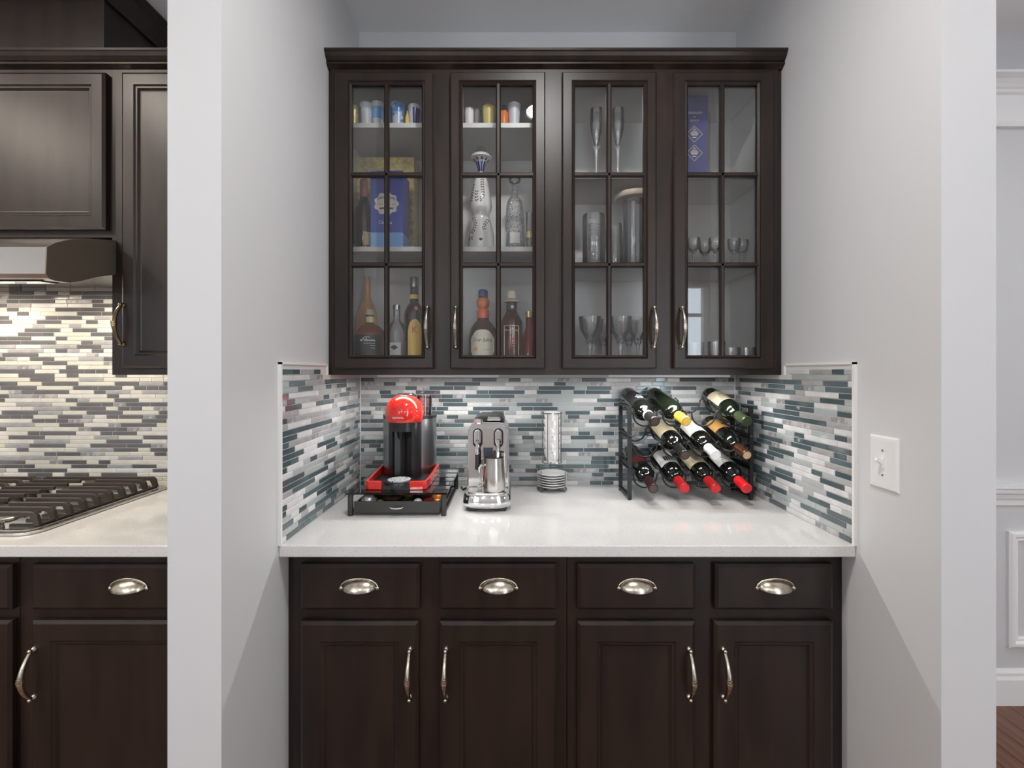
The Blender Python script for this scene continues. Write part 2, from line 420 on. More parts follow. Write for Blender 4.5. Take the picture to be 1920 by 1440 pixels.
def mosaic(wall, L, z0, ztop, place, rank, bed, seed, TM=TM):
    """L: run length; place(u) -> (origin xy, rotz) ; ztop(u) -> top ; rank(u, z, len) -> size in view."""
    rnd = random.Random(seed)
    tiles = []; r = 0
    while True:
        zz = z0 + r * PITCH + GAP
        if zz + PITCH - GAP > max(ztop(0.001), ztop(L - 0.001)) + 0.001: break
        u = GAP; first = True; last = None
        while u < L - 0.008:
            ln = rnd.choice(LENS)
            if first: ln *= rnd.uniform(0.25, 1.0); first = False
            ln = min(ln, L - GAP - u)
            if L - (u + ln) < 0.012: ln = L - GAP - u
            m = rnd.choice(TM)
            if ln > 0.12 and m == 'tile_vein': m = 'tile_white'
            if last == m and rnd.random() < 0.6: m = rnd.choice(TM)
            last = m
            if zz + PITCH - GAP <= min(ztop(u), ztop(u + ln)) + 0.001:
                tiles.append((u, zz, ln, m))
            u += ln + GAP
        r += 1
    tiles.sort(key=lambda t: -rank(*t[:3]))
    bedo = bed.build('backsplash', 'grout', wall)
    for u, zz, ln, m in tiles[:300]:
        (px, py), rz = place(u)
        o = obj('tile', tile_mesh(ln, m), bedo, (px, py, zz)); o.rotation_euler = (0, 0, rz)
    rest = tiles[300:]
    if rest:
        me = bpy.data.meshes.new('tile_remainder'); mats = sorted({t[3] for t in rest}); vs = []; fs = []; mi = []
        for u, zz, ln, m in rest:
            src = tile_mesh(ln, m); (px, py), rz = place(u); off = len(vs)
            c, s = math.cos(rz), math.sin(rz)
            vs += [(px + v.co.x * c - v.co.y * s, py + v.co.x * s + v.co.y * c, zz + v.co.z) for v in src.vertices]
            for p in src.polygons: fs.append(tuple(i + off for i in p.vertices)); mi.append(mats.index(m))
        me.from_pydata(vs, [], fs)
        for m in mats: me.materials.append(MATS[m])
        me.polygons.foreach_set('material_index', mi)
        obj('tile_remainder', me, bedo)['kind'] = 'stuff'
    return bedo
CT = 0.915            # counter top height
CF = 1.222            # counter front edge
UB = 1.362            # underside of the wall cabinets
BT = 0.0055           # bed thickness
mosaic(wall_back, XR - XL - 0.016, CT, lambda u: UB, lambda u: ((XL + 0.008 + u, YB), 0), lambda u, z, l: l + (0.05 if 0.5 < u < 1.0 else 0),
       MB().box(XL, XR, YB - BT, YB, CT, UB), 11)
SIDE_L = YB - TH - 1.228
def ztl(u): return 1.392 if (1.228 + u) < 1.53 else UB
mosaic(wall_left, SIDE_L, CT, lambda u: 1.392 if u < 0.30 else UB, lambda u: ((XL, 1.228 + u), PI / 2), lambda u, z, l: l * (2 - u),
       MB().box(XL, XL + BT, 1.226, YB, CT, UB).box(XL, XL + BT, 1.226, 1.528, UB, 1.396), 12)
mosaic(wall_right, SIDE_L, CT, lambda u: 1.392 if u > SIDE_L - 0.30 else UB, lambda u: ((XR, YB - TH - u), -PI / 2), lambda u, z, l: l * (1 + u),
       MB().box(XR - BT, XR, 1.226, YB, CT, UB).box(XR - BT, XR, 1.226, 1.528, UB, 1.396), 13)
KX0 = -2.60
mosaic(wall_kitchen, -0.735 - KX0, CT, lambda u: 1.735 if u < 1.28 else UB, lambda u: ((KX0 + u, YB), 0), lambda u, z, l: (1 if 0.53 < u < 1.27 else 0) + l,
       MB().box(KX0, -0.73, YB - BT, YB, CT, UB).box(KX0, -1.312, YB - BT, YB, UB, 1.74), 14, TMK)
cl = MB()
for xx, s in ((XL, 1), (XR, -1)):
    a, b_ = sorted((xx, xx + s * 0.0085))
    cl.box(a, b_, 1.219, 1.2265, CT, 1.399).box(a, b_, 1.219, 1.531, 1.393, 1.400).box(a, b_, 1.528, 1.5345, UB, 1.400)
    a, b_ = sorted((xx + s * 0.006, xx + s * 0.010)); cl.box(a, b_, YB - 0.011, YB - 0.004, CT, UB)
struct(cl.build('trim_4', 'caulk'))

# ------------------------------------------------------------------ cabinet hardware
def pull_mesh(m):
    b = MB(); L = 0.128
    pts = []; rs = []
    for i in range(25):
        t = i / 24; z = (t - 0.5) * L
        bow = 0.030 * math.sin(PI * t) ** 0.75 + 0.006
        d = abs(t - 0.5) * 2
        r = 0.0080 - 0.0038 * d ** 0.8
        pts.append((0, -bow, z)); rs.append(r)
    b.tube(pts, rs, 10)
    for dz in (-0.0065, 0, 0.0065):
        b.lathe([(0.004, -0.0026), (0.0084 + (0.0012 if dz == 0 else 0), -0.0014), (0.0084 + (0.0012 if dz == 0 else 0), 0.0014), (0.004, 0.0026)], (0, -0.036, dz), 12)
    for s in (-1, 1):
        b.lathe([(0.0, 0.0), (0.0085, 0.0), (0.0085, -0.003), (0.006, -0.006), (0.0045, -0.009), (0, -0.009)], (0, 0, s * L / 2), 12, axis='Y')
        b.ball((0, -0.012, s * (L / 2 + 0.001)), 0.0056, 10)
    return b.mesh('handle', m, True, 50)
PULL = pull_mesh('nickel'); PULL_D = pull_mesh('nickel_dark'); PULL_B = pull_mesh('brass_antique')
def cup_mesh():
    b = MB(); n, k = 20, 8; vs = []; fs = []
    A, B, C = 0.0455, 0.027, 0.0240
    for j in range(k + 1):
        ph = PI / 2 * j / k          # 0 at rim (front, bottom) .. 90 top back
        for i in range(n + 1):
            th = PI * i / n
            vs.append((-A * math.cos(th) * (1.0 if True else 0), -B * math.sin(th) * math.cos(ph), C * math.sin(th) * math.sin(ph) - 0.006 * math.sin(th) * math.cos(ph)))
    for j in range(k):
        for i in range(n):
            a = j * (n + 1) + i; fs.append((a, a + 1, a + n + 2, a + n + 1))
    b.add(vs, fs)
    arc = [(-0.0495 * math.cos(PI * i / 16), -0.002, 0.0255 * math.sin(PI * i / 16) ** 0.9 - 0.001) for i in range(17)]
    b.tube(arc, 0.0026, 8)
    for s in (-1, 1): b.ball((s * 0.049, -0.003, -0.001), 0.0052, 10, sy=0.6)
    return b.mesh('cup_pull', 'nickel', True, 60)
CUP = cup_mesh()

def panel_door(parent, x0, x1, z0, z1, y, name='door', rail=0.052, m='espresso'):
    b = MB()
    p = [(0, y + 0.020), (0, y + 0.006), (0.008, y), (rail, y), (rail + 0.005, y + 0.004), (rail + 0.010, y + 0.004), (rail + 0.016, y + 0.010), (rail + 0.020, y + 0.0105)]
    b.loops(x0, x1, z0, z1, p, True)
    b.loops(x0, x1, z0, z1, [(0, y + 0.020), (0.01, y + 0.020)], True)
    return b.build(name, m, parent)
def drawer_front(parent, x0, x1, z0, z1, y, m='espresso'):
    b = MB().loops(x0, x1, z0, z1, [(0, y + 0.020), (0, y + 0.006), (0.008, y), (0.02, y)], True)
    b.loops(x0, x1, z0, z1, [(0, y + 0.020), (0.01, y + 0.020)], True)
    d = b.build('drawer', m, parent)
    obj('cup_pull', CUP, d, ((x0 + x1) / 2, y, (z0 + z1) / 2 + 0.001))
    return d
def carcass(parent, x0, x1, y0, y1, z0, z1, m='espresso', t=0.016, inside=None):
    """open-fronted box"""
    b = MB()
    b.box(x0, x0 + t, y0, y1, z0, z1).box(x1 - t, x1, y0, y1, z0, z1).box(x0 + t, x1 - t, y0, y1, z1 - t, z1).box(x0 + t, x1 - t, y0, y1, z0, z0 + t)
    o = b.build('body', m, parent)
    MB().box(x0 + t, x1 - t, y1 - 0.012, y1 - 0.001, z0 + t, z1 - t).build('back_panel', inside or m, parent)
    return o

# ------------------------------------------------------------------ niche base cabinets + counter
YDOOR = 1.245; YFACE = 1.266
BZT = 0.884     # underside of counter
seam = X(1063, YFACE)
def base_cab(label, x0, x1, doors, drawers, dz, zz, handles, pull=None, filler=None):
    t = thing('base_cabinet', label, 'cabinet', ((x0 + x1) / 2, (YFACE + YB) / 2, 0))
    carcass(t, x0 + 0.001, x1 - 0.001, YFACE + 0.018, YB - 0.002, 0.10, BZT - 0.001)
    MB().box(x0 + 0.001, x1 - 0.001, YFACE + 0.075, YFACE + 0.09, 0.0, 0.10).build('toe_kick', 'toe_dark', t)
    fr = MB()
    edges = sorted([x0 + 0.001, x1 - 0.001] + [e for d in doors for e in d])
    z0, z1 = 0.10, BZT - 0.001
    rz0, rz1 = dz[1] - 0.014, zz[0] + 0.014
    cols = []
    a = x0 + 0.001
    for d in doors:
        cols.append((a, d[0] + 0.012)); a = d[1] - 0.012
    cols.append((a, x1 - 0.001))
    for c0, c1 in cols: fr.box(c0, c1, YFACE, YFACE + 0.018, z0, z1)
    for (c0, c1), (e0, e1) in zip(cols, cols[1:]):
        fr.box(c1, e0, YFACE, YFACE + 0.018, z1 - 0.03, z1).box(c1, e0, YFACE, YFACE + 0.018, rz0, rz1).box(c1, e0, YFACE, YFACE + 0.018, z0, z0 + 0.04)
    fr.build('face_frame', 'espresso', t)
    for d in drawers: drawer_front(t, d[0], d[1], zz[0], zz[1], YDOOR)
    for d, hx in zip(doors, handles):
        o = panel_door(t, d[0], d[1], dz[0], dz[1], YDOOR)
        h = obj('handle', PULL if pull is None else pull, o, (hx, YDOOR, Z(1262, YDOOR)))
    return t
DZ_ = (0.13, Z(1167, YDOOR)); DRZ = (Z(1145, YDOOR), Z(1059, YDOOR))
def xs(a, b): return (X(a, YDOOR), X(b, YDOOR))
base_cab('dark espresso base cabinet below the coffee machines', X(549, YFACE), seam, [xs(562, 784), xs(824, 1044)], [xs(562, 786), xs(825, 1044)], DZ_, DRZ,
         [X(769, YDOOR), X(836, YDOOR)])
base_cab('dark espresso base cabinet below the wine rack', seam, X(1570, YFACE), [xs(1083, 1304), xs(1340, 1564)], [xs(1083, 1305), xs(1342, 1564)], DZ_, DRZ,
         [X(1292, YDOOR), X(1356, YDOOR)])
tag(MB().box(XL + 0.001, X(549, YFACE), YFACE + 0.010, YFACE + 0.030, 0.0, BZT - 0.001).build('filler_strip', 'espresso'), 'narrow dark filler strip between the left niche wall and base cabinet', 'filler')
tag(MB().box(X(1570, YFACE), XR - 0.001, YFACE + 0.008, YFACE + 0.028, 0.0, BZT - 0.001).build('filler_strip', 'espresso'), 'narrow dark filler strip between the base cabinet and light switch wall', 'filler')
tag(MB().box(XL + 0.0005, XR - 0.0005, CF, YB - 0.0005, BZT, CT).build('countertop', 'quartz', bevel=0.003), 'white speckled quartz countertop under the coffee machines and wine rack', 'countertop')

# ------------------------------------------------------------------ niche wall cabinets
YUD = 1.532; YUF = 1.553; UT = 2.384
useam = X(1036.5, YUF)
UDZ = (Z(691, YUD), Z(134, YUD))
UDX = [(X(627, YUD), X(812.5, YUD)), (X(844, YUD), X(1022.5, YUD)), (X(1054, YUD), X(1231.5, YUD)), (X(1264, YUD), X(1451, YUD))]
PANES_X = [((663, 720), (731, 789)), ((870, 930), (939, 996)), ((1080, 1136), (1147, 1204)), ((1291, 1348), (1358, 1416))]
ROWS = [(163, 323), (334, 491), (503, 664)]
def glass_door(t, i, hx):
    x0, x1 = UDX[i]; z0, z1 = UDZ; y = YUD
    (a, b_), (c, d) = PANES_X[i]
    yp = y + 0.012
    ix0, ix1 = X(a, yp) - 0.004, X(d, yp) + 0.004
    iz0, iz1 = Z(664, yp) - 0.004, Z(163, yp) + 0.004
    f = MB()
    fx0, fx1, fz0, fz1 = ix0 - 0.012, ix1 + 0.012, iz0 - 0.012, iz1 + 0.012
    def ring(A, B):
        vs = [(A[0], A[4], A[2]), (A[1], A[4], A[2]), (A[1], A[4], A[3]), (A[0], A[4], A[3]), (B[0], B[4], B[2]), (B[1], B[4], B[2]), (B[1], B[4], B[3]), (B[0], B[4], B[3])]
        f.add(vs, [(k, (k + 1) % 4, 4 + (k + 1) % 4, 4 + k) for k in range(4)])
    seq = [(x0, x1, z0, z1, y + 0.020), (x0, x1, z0, z1, y + 0.004), (x0 + .004, x1 - .004, z0 + .004, z1 - .004, y), (fx0, fx1, fz0, fz1, y),
           (fx0 + .003, fx1 - .003, fz0 + .003, fz1 - .003, y + 0.004), (fx0 + .006, fx1 - .006, fz0 + .006, fz1 - .006, y + 0.002),
           (ix0, ix1, iz0, iz1, y + 0.007), (ix0, ix1, iz0, iz1, y + 0.020), (x0, x1, z0, z1, y + 0.020)]
    for A, B in zip(seq, seq[1:]): ring(A, B)
    o = f.build('door', 'espresso', t)
    def mpf(c, h):   # muntin section
        return [(c - h, y + 0.014), (c - h, y + 0.009), (c - h * 0.45, y + 0.003), (c + h * 0.45, y + 0.003), (c + h, y + 0.009), (c + h, y + 0.014)]
    xm = (X(b_, yp) + X(c, yp)) / 2
    mv = MB(); mv.prism(mpf(xm, 0.0085), 'Z', iz0 - 0.002, iz1 + 0.002); mv.build('muntin', 'espresso', o)
    zs = [(Z(323, yp) + Z(334, yp)) / 2, (Z(491, yp) + Z(503, yp)) / 2]
    for zm in zs:
        b = MB(); b.prism([(yy, zz) for zz, yy in mpf(zm, 0.0085)], 'X', ix0 - 0.002, ix1 + 0.002); b.build('muntin', 'espresso', o)
    zb = [iz1, zs[0], zs[1], iz0]
    for r in range(3):
        for (p0, p1) in ((ix0, xm), (xm, ix1)):
            MB().box(p0, p1, y + 0.0145, y + 0.0175, zb[r + 1], zb[r]).build('pane', 'pane_glass', o)
    obj('handle', PULL_D if i < 2 else PULL, o, (hx, y, Z(614, y)))
def wall_cab(label, x0, x1, idx, shelves, handles):
    t = thing('glass_cabinet', label, 'cabinet', ((x0 + x1) / 2, YB - 0.15, UB))
    carcass(t, x0, x1, YUF + 0.018, YB - 0.001, UB, UT, 'espresso', 0.014)
    b = MB(); s = 0.014
    b.box(x0 + s, x0 + s + 0.003, YUF + 0.02, YB - 0.02, UB + s, UT - s).box(x1 - s - 0.003, x1 - s, YUF + 0.02, YB - 0.02, UB + s, UT - s)
    b.box(x0 + s, x1 - s, YUF + 0.02, YB - 0.02, UB + s, UB + s + 0.004).box(x0 + s, x1 - s, YB - 0.019, YB - 0.015, UB + s, UT - s)
    b.box(x0 + s, x1 - s, YUF + 0.02, YB - 0.02, UT - s - 0.004, UT - s)
    b.build('lining', 'espresso_inside', t)
    fr = MB(); A, B = UDX[idx[0]], UDX[idx[1]]
    z0, z1 = UB, UT
    for c0, c1 in ((x0, A[0] + 0.012), (A[1] - 0.012, B[0] + 0.012), (B[1] - 0.012, x1)): fr.box(c0, c1, YUF, YUF + 0.018, z0, z1)
    for c0, c1 in ((A[0] + 0.012, A[1] - 0.012), (B[0] + 0.012, B[1] - 0.012)):
        fr.box(c0, c1, YUF, YUF + 0.018, z0, UDZ[0] + 0.012).box(c0, c1, YUF, YUF + 0.018, UDZ[1] - 0.012, z1)
    fr.build('face_frame', 'espresso', t)
    for zt in shelves:
        MB().box(x0 + s + 0.004, x1 - s - 0.004, 1.60, YB - 0.021, zt - 0.017, zt).build('shelf', 'shelf_white', t, bevel=0.001)
    for i, h in zip(idx, handles): glass_door(t, i, h)
    return t
SH_A = (2.231, 1.804); SH_B = (2.056, 1.750); SB = UB + 0.0185
wall_cab('dark glass-door wall cabinet holding liquor bottles and shot glasses', X(620, YUF), useam, (0, 1), SH_A, (X(802, YUD), X(855, YUD)))
wall_cab('dark glass-door wall cabinet holding stemware and tumblers', useam, X(1459, YUF), (2, 3), SH_B, (X(1225, YUD), X(1277, YUD)))
for a, b_, lab in ((XL + 0.001, X(620, YUF), 'thin dark filler beside the liquor cabinet at the left niche wall'), (X(1459, YUF), XR - 0.001, 'thin dark filler beside the stemware cabinet at the switch side wall')):
    tag(MB().box(a, b_, YUF + 0.006, YUF + 0.03, UB, UT).build('filler_strip', 'espresso'), lab, 'filler')
def crown(x0, x1, label):
    pr = [(1.519, 2.434), (1.519, 2.427), (1.523, 2.424), (1.528, 2.414), (1.537, 2.405), (1.541, 2.403), (1.538, 2.399), (1.538, 2.394), (1.545, 2.390), (1.553, 2.3845), (1.60, 2.3845), (1.60, 2.434)]
    return tag(MB().prism(pr, 'X', x0, x1).build('crown_molding', 'espresso'), label, 'molding')
crown(XL + 0.0005, XR - 0.0005, 'dark crown molding along the top of the glass-door cabinets')

# ------------------------------------------------------------------ kitchen beyond the left wall
# wall cabinets
KD, KF = YUD, YUF
xe = X(210, KF)
def kitchen_wall_cab(name, label, x0, x1, z0, z1, doors, hs):
    t = thing(name, label, 'cabinet', ((x0 + x1) / 2, YB - 0.15, z0))
    MB().box(x0, x1, KF + 0.001, YB - 0.001, z0, z1).build('body', 'espresso', t)
    for (a, b_), h in zip(doors, hs):
        d = panel_door(t, a, b_, z0 + 0.022, UDZ[1], KD, rail=0.042)
        if h: obj('handle', PULL_B, d, (h[0], KD, h[1]))
    return t
kitchen_wall_cab('wall_cabinet', 'short dark wood wall cabinet above the range hood', -2.24, xe - 0.0005, 1.822, UT, [(-1.795, X(195, KD)), (-2.22, -1.80)], [None, None])
kitchen_wall_cab('wall_cabinet', 'tall dark wood wall cabinet with antique pull right of the range hood', xe, XLO - 0.002, UB, UT, [(X(226, KD), -0.745)], [(X(231, KD), Z(609, KD))])
crown(-2.24, XLO - 0.001, 'dark crown molding along the top of the kitchen wall cabinets')
sb = thing('hood_chase', 'tall dark wood chase box rising above the kitchen cabinets to the ceiling', 'cabinet', (-1.9, 1.74, 2.435))
MB().box(-2.6, -1.405, 1.60, YB - 0.001, 2.4345, CEIL - 0.001).build('body', 'espresso', sb)
MB().box(-1.405, -1.400, 1.598, 1.606, 2.4345, CEIL - 0.02).build('corner_bead', 'espresso', sb)
cp = [(0, -0.085), (0.010, -0.085), (0.014, -0.070), (0.022, -0.055), (0.042, -0.030), (0.056, -0.020), (0.056, -0.012), (0.062, -0.006), (0.062, 0)]
cm = MB(); vs = []; fs = []; n = len(cp)
for px_, py_, dx, dy in ((-2.6, 1.60, 0, -1), (-1.405, 1.60, 1, -1), (-1.405, YB - 0.001, 1, 0)):
    vs += [(px_ + dx * o_, py_ + dy * o_, CEIL - 0.001 + z_) for o_, z_ in cp]
for s_ in range(2):
    for k in range(n - 1): fs.append((s_ * n + k, s_ * n + k + 1, (s_ + 1) * n + k + 1, (s_ + 1) * n + k))
cm.add(vs, fs).build('crown', 'espresso', sb)
# range hood
hd = thing('range_hood', 'stainless steel range hood over the gas cooktop', 'range hood', (-1.78, 1.6, 1.64))
up = [(1.323, 1.729), (1.348, 1.748), (1.392, 1.770), (1.454, 1.790), (1.529, 1.807), (1.60, 1.820), (YB - 0.002, 1.8205)]
lo = [(YB - 0.002, 1.712), (1.562, 1.700), (1.484, 1.676), (1.433, 1.654), (1.392, 1.640), (1.348, 1.637), (1.328, 1.641), (1.320, 1.652)]
prof = up + lo
MB().prism(prof, 'X', -2.23, -1.3245).build('canopy', 'steel', hd, smooth=True, angle=25)
MB().prism(prof, 'X', -1.3245, -1.321).build('end_panel', 'steel_taupe', hd)
MB().prism([(1.345, 1.6355), (1.392, 1.6385), (1.433, 1.652), (1.433, 1.650), (1.392, 1.6365), (1.345, 1.6335)], 'X', -2.18, -1.36).build('underside_lip', 'chrome', hd)
hl = bpy.data.lights.new('hood_lamp', 'AREA'); hl.shape = 'DISK'; hl.size = 0.07; hl.energy = HOOD_POWER; hl.color = (1.0, 0.87, 0.70)
for hx in (-1.52, -1.98):
    o = bpy.data.objects.new('hood_lamp', hl); COL.objects.link(o); o.parent = hd; ORI[o] = Vector((hx, 1.66, 1.690)); o.location = ORI[o] - ORI[hd]
# kitchen base cabinets + counter + cooktop
KD1 = (X(57, YDOOR), X(427, YDOOR))
kseam = X(38, YFACE)
base_cab('dark espresso base cabinet under the white counter right of the cooktop', kseam, XLO - 0.001, [KD1], [KD1], (0.13, Z(1165, YDOOR)), (Z(1145, YDOOR), Z(1060, YDOOR)), [X(60, YDOOR) + 0.006])
base_cab('dark espresso base cabinet below the gas cooktop', -2.24, kseam, [(-2.22, -1.83), (-1.80, X(19, YDOOR))], [(-2.22, -1.83), (-1.80, X(19, YDOOR))], (0.13, Z(1165, YDOOR)), (Z(1145, YDOOR), Z(1060, YDOOR)), [-1.86, -1.77])
tag(MB().box(-2.6, XLO - 0.0005, CF, YB - 0.0005, BZT, CT).build('countertop', 'quartz', bevel=0.003), 'white speckled quartz countertop around the gas cooktop', 'countertop')
ck = thing('gas_cooktop', 'stainless gas cooktop with dark cast iron grates', 'cooktop', (-1.79, 1.555, CT))
def rrect(x0, x1, y0, y1, r, n=6):
    pts = []
    for cx, cy, a in ((x1 - r, y1 - r, 0), (x0 + r, y1 - r, PI / 2), (x0 + r, y0 + r, PI), (x1 - r, y0 + r, 1.5 * PI)):
        pts += [(cx + r * math.cos(a + PI / 2 * i / n), cy + r * math.sin(a + PI / 2 * i / n)) for i in range(n + 1)]
    return pts
CX0, CX1, CY0, CY1 = -2.25, -1.335, 1.288, 1.835
MB().prism(rrect(CX0, CX1, CY0, CY1, 0.045), 'Z', CT + 0.0002, CT + 0.008).build('tray', 'steel', ck, bevel=0.002)
MB().prism(rrect(CX0 + 0.025, CX1 - 0.025, CY0 + 0.025, CY1 - 0.025, 0.03), 'Z', CT + 0.008, CT + 0.0095).build('spill_pan', 'chrome', ck)
def grate(x0, x1, rail):
    g = MB(); yb = [1.352 + i * (1.800 - 1.352) / 9 for i in range(10)]
    zt, h, wd = CT + 0.050, 0.013, 0.0045
    xm = (x0 + x1) / 2
    for i, yy in enumerate(yb):
        if i in (0, 9):
            segs = [(x0, x1)]
        else:
            segs = [(x0, xm - 0.028), (xm + 0.028, x1)]
        for a, b_ in segs:
            g.box(a, b_, yy - wd, yy + wd, zt - h, zt)
        for xx, s in ((x1, 1), (x0, -1)):
            g.prism([(xx - s * 0.012, zt), (xx, zt), (xx + s * 0.010, zt - 0.010), (xx + s * 0.018, CT + 0.010), (xx + s * 0.002, CT + 0.010), (xx - s * 0.012, zt - h)], 'Y', yy - wd * 1.3, yy + wd * 1.3)
    for q in (x0 - 0.012, x1 + 0.008): g.box(q, q + 0.008, yb[0], yb[-1], CT + 0.0096, CT + 0.016)
    g.build('grate', 'iron', ck, bevel=0.0015)
grate(-1.80, -1.385, True); grate(-2.215, -1.85, True)
for bx, by, br in ((-1.60, 1.70, 0.045), (-1.60, 1.46, 0.050), (-2.03, 1.58, 0.055)):
    q = MB().lathe([(0, 0), (br + 0.02, 0), (br + 0.016, 0.004), (br, 0.006), (br, 0.014), (0, 0.014)], (bx, by, CT + 0.0095), 20).build('burner', 'steel', ck, smooth=True)
    MB().lathe([(0, 0), (br * 0.8, 0), (br * 0.8, 0.006), (br * 0.7, 0.009), (0, 0.009)], (bx, by, CT + 0.0235), 20).build('burner_cap', 'iron', q, smooth=True)
for kx in (-1.47, -1.60, -1.73):
    MB().lathe([(0, 0), (0.021, 0), (0.020, 0.014), (0.017, 0.018), (0, 0.018)], (kx, 1.322, CT + 0.0095), 18).build('control_knob', 'chrome', ck, smooth=True)

# ------------------------------------------------------------------ lamps (recessed ceiling cans, under-cabinet bars)
cl_names = ['over the glass-door niche', 'over the cooktop side of the kitchen', 'over the kitchen walkway', 'just past the right niche wall', 'added as fill by the rear window', 'added as fill in the middle of the rear room', 'added as fill before the rear glass door', 'over the dining room']
for (lx, ly, pw, warm), nm in zip(DOWNLIGHTS, cl_names):
    ld = bpy.data.lights.new('downlight', 'AREA'); ld.shape = 'DISK'; ld.size = 0.15; ld.energy = pw; ld.color = (1.0, 0.90, 0.78) if warm else (1.0, 0.985, 0.965)
    t = thing('ceiling_downlight', 'round recessed ceiling downlight ' + nm, 'light', (lx, ly, CEIL), 'recessed ceiling downlights')
    MB().lathe([(0.080, -0.012), (0.100, -0.006), (0.102, 0.0), (0.080, 0.0), (0.080, -0.012)], (lx, ly, CEIL - 0.0005), 28).build('trim_ring', 'trim_paint', t, smooth=True)
    o = bpy.data.objects.new('lamp', ld); COL.objects.link(o); o.parent = t; o.location = (0, 0, -0.004)
gm_ = bpy.data.materials.new('fill_glow'); gm_.use_nodes = True  # emission for the hanging globes, added as fill light behind the camera
b_ = gm_.node_tree.nodes['Principled BSDF']; b_.inputs['Base Color'].default_value = (0.9, 0.9, 0.9, 1)
b_.inputs['Emission Color'].default_value = (0.965, 0.985, 1.0, 1); b_.inputs['Emission Strength'].default_value = FILL_STRENGTH
MATS['fill_glow'] = gm_
for (lx, ly), nm in zip(FILL_GLOBES, ('nearest the rear window', 'left of the rear room middle', 'in the rear room middle', 'right of the rear room middle', 'nearest the rear glass door')):
    t = thing('fill_globe', 'added glowing fill globe hung ' + nm, 'lamp', (lx, ly, 1.62), 'added fill globes')
    MB().lathe([(0, 0), (0.055, 0), (0.055, -0.015), (0.02, -0.025), (0, -0.025)], (lx, ly, CEIL - 0.0005), 20).build('ceiling_rose', 'nickel', t, smooth=True)
    MB().tube([(lx, ly, CEIL - 0.025), (lx, ly, 1.87)], 0.004, 8).build('rod', 'nickel', t)
    MB().ball((lx, ly, 1.75), 0.125, 24).build('globe', 'fill_glow', t, smooth=True)
lb = bpy.data.lights.new('bar', 'AREA'); lb.shape = 'RECTANGLE'; lb.size = 0.40; lb.size_y = 0.02; lb.energy = BAR_POWER; lb.color = (1.0, 0.985, 0.965)
for bx, nm in ((-0.25, 'liquor'), (0.55, 'stemware')):
    t = thing('cabinet_light', 'slim light bar fixed under the %s cabinet' % nm, 'light', (bx, 1.62, UB), 'under-cabinet light bars')
    MB().box(bx - 0.21, bx + 0.21, 1.605, 1.635, UB - 0.008, UB - 0.0005).build('housing', 'white_plastic', t)
    o = bpy.data.objects.new('lamp', lb); COL.objects.link(o); o.parent = t; o.location = (0, 0, -0.0095)

# ------------------------------------------------------------------ light switch
sw = thing('light_switch', 'white toggle light switch plate on the right niche wall', 'switch', (XR, 1.1275, 1.085))
sy, sz = 1.1275, 1.152
b = MB(); b.loops(sy - 0.0435, sy + 0.0435, sz - 0.0645, sz + 0.0645, [(0, 0), (0, 0.003), (0.004, 0.006), (0.01, 0.0065)], True)
b.v = [(XR - yy, xx, zz) for xx, yy, zz in b.v]
b.build('plate', 'white_plastic', sw)
MB().box(XR - 0.010, XR - 0.006, sy - 0.006, sy + 0.006, sz - 0.013, sz + 0.013).build('toggle_slot', 'white_plastic', sw)
MB().prism([(XR - 0.008, sz - 0.004), (XR - 0.024, sz + 0.006), (XR - 0.022, sz + 0.013), (XR - 0.008, sz + 0.007)], 'Y', sy - 0.004, sy + 0.004).build('toggle', 'white_plastic', sw)
for s in (-1, 1): MB().lathe([(0, 0), (0.003, 0), (0.0025, -0.0015), (0, -0.0015)], (XR - 0.0062, sy, sz + s * 0.030), 10, axis='X').build('screw', 'nickel', sw)

# ------------------------------------------------------------------ capsule stand with drawer
SX0, SX1, SY0, SY1, ST = -0.517, -0.204, 1.469, 1.818, 0.990
st = thing('capsule_stand', 'black coffee capsule drawer stand with glass top under the red coffee machine', 'stand', ((SX0 + SX1) / 2, (SY0 + SY1) / 2, CT))
MB().box(SX0 - 0.004, SX1 + 0.004, SY0 - 0.004, SY1 + 0.004, ST - 0.006, ST).build('glass_top', 'table_glass', st, bevel=0.001)
for px_ in (SX0 + 0.008, SX1 - 0.008):
    for py_ in (SY0 + 0.008, SY1 - 0.008):
        MB().lathe([(0, 0.0002), (0.0085, 0.0002), (0.0085, ST - 0.0065 - CT), (0, ST - 0.0065 - CT)], (px_, py_, CT), 14).build('post', 'charcoal', st, smooth=True)
fr = MB()
for px_ in (SX0 + 0.008, SX1 - 0.008): fr.box(px_ - 0.004, px_ + 0.004, SY0 + 0.016, SY1 - 0.016, CT + 0.006, CT + 0.012).box(px_ - 0.004, px_ + 0.004, SY0 + 0.016, SY1 - 0.016, ST - 0.016, ST - 0.0065)
fr.box(SX0 + 0.016, SX1 - 0.016, SY1 - 0.012, SY1 - 0.004, CT + 0.006, CT + 0.012)
fr.build('rail_frame', 'black_metal', st)
dx0, dx1 = SX0 + 0.021, SX1 - 0.021; dzb = CT + 0.010; dzt = CT + 0.046
dr = MB().box(dx0, dx1, SY0 + 0.002, SY0 + 0.008, dzb, dzt).box(dx0, dx0 + 0.005, SY0 + 0.008, SY1 - 0.02, dzb, dzt - 0.006).box(dx1 - 0.005, dx1, SY0 + 0.008, SY1 - 0.02, dzb, dzt - 0.006)
dr.box(dx0 + 0.005, dx1 - 0.005, SY1 - 0.025, SY1 - 0.02, dzb, dzt - 0.006).box(dx0 + 0.005, dx1 - 0.005, SY0 + 0.008, SY1 - 0.025, dzb, dzb + 0.003)
drw = dr.build('drawer', 'charcoal', st)
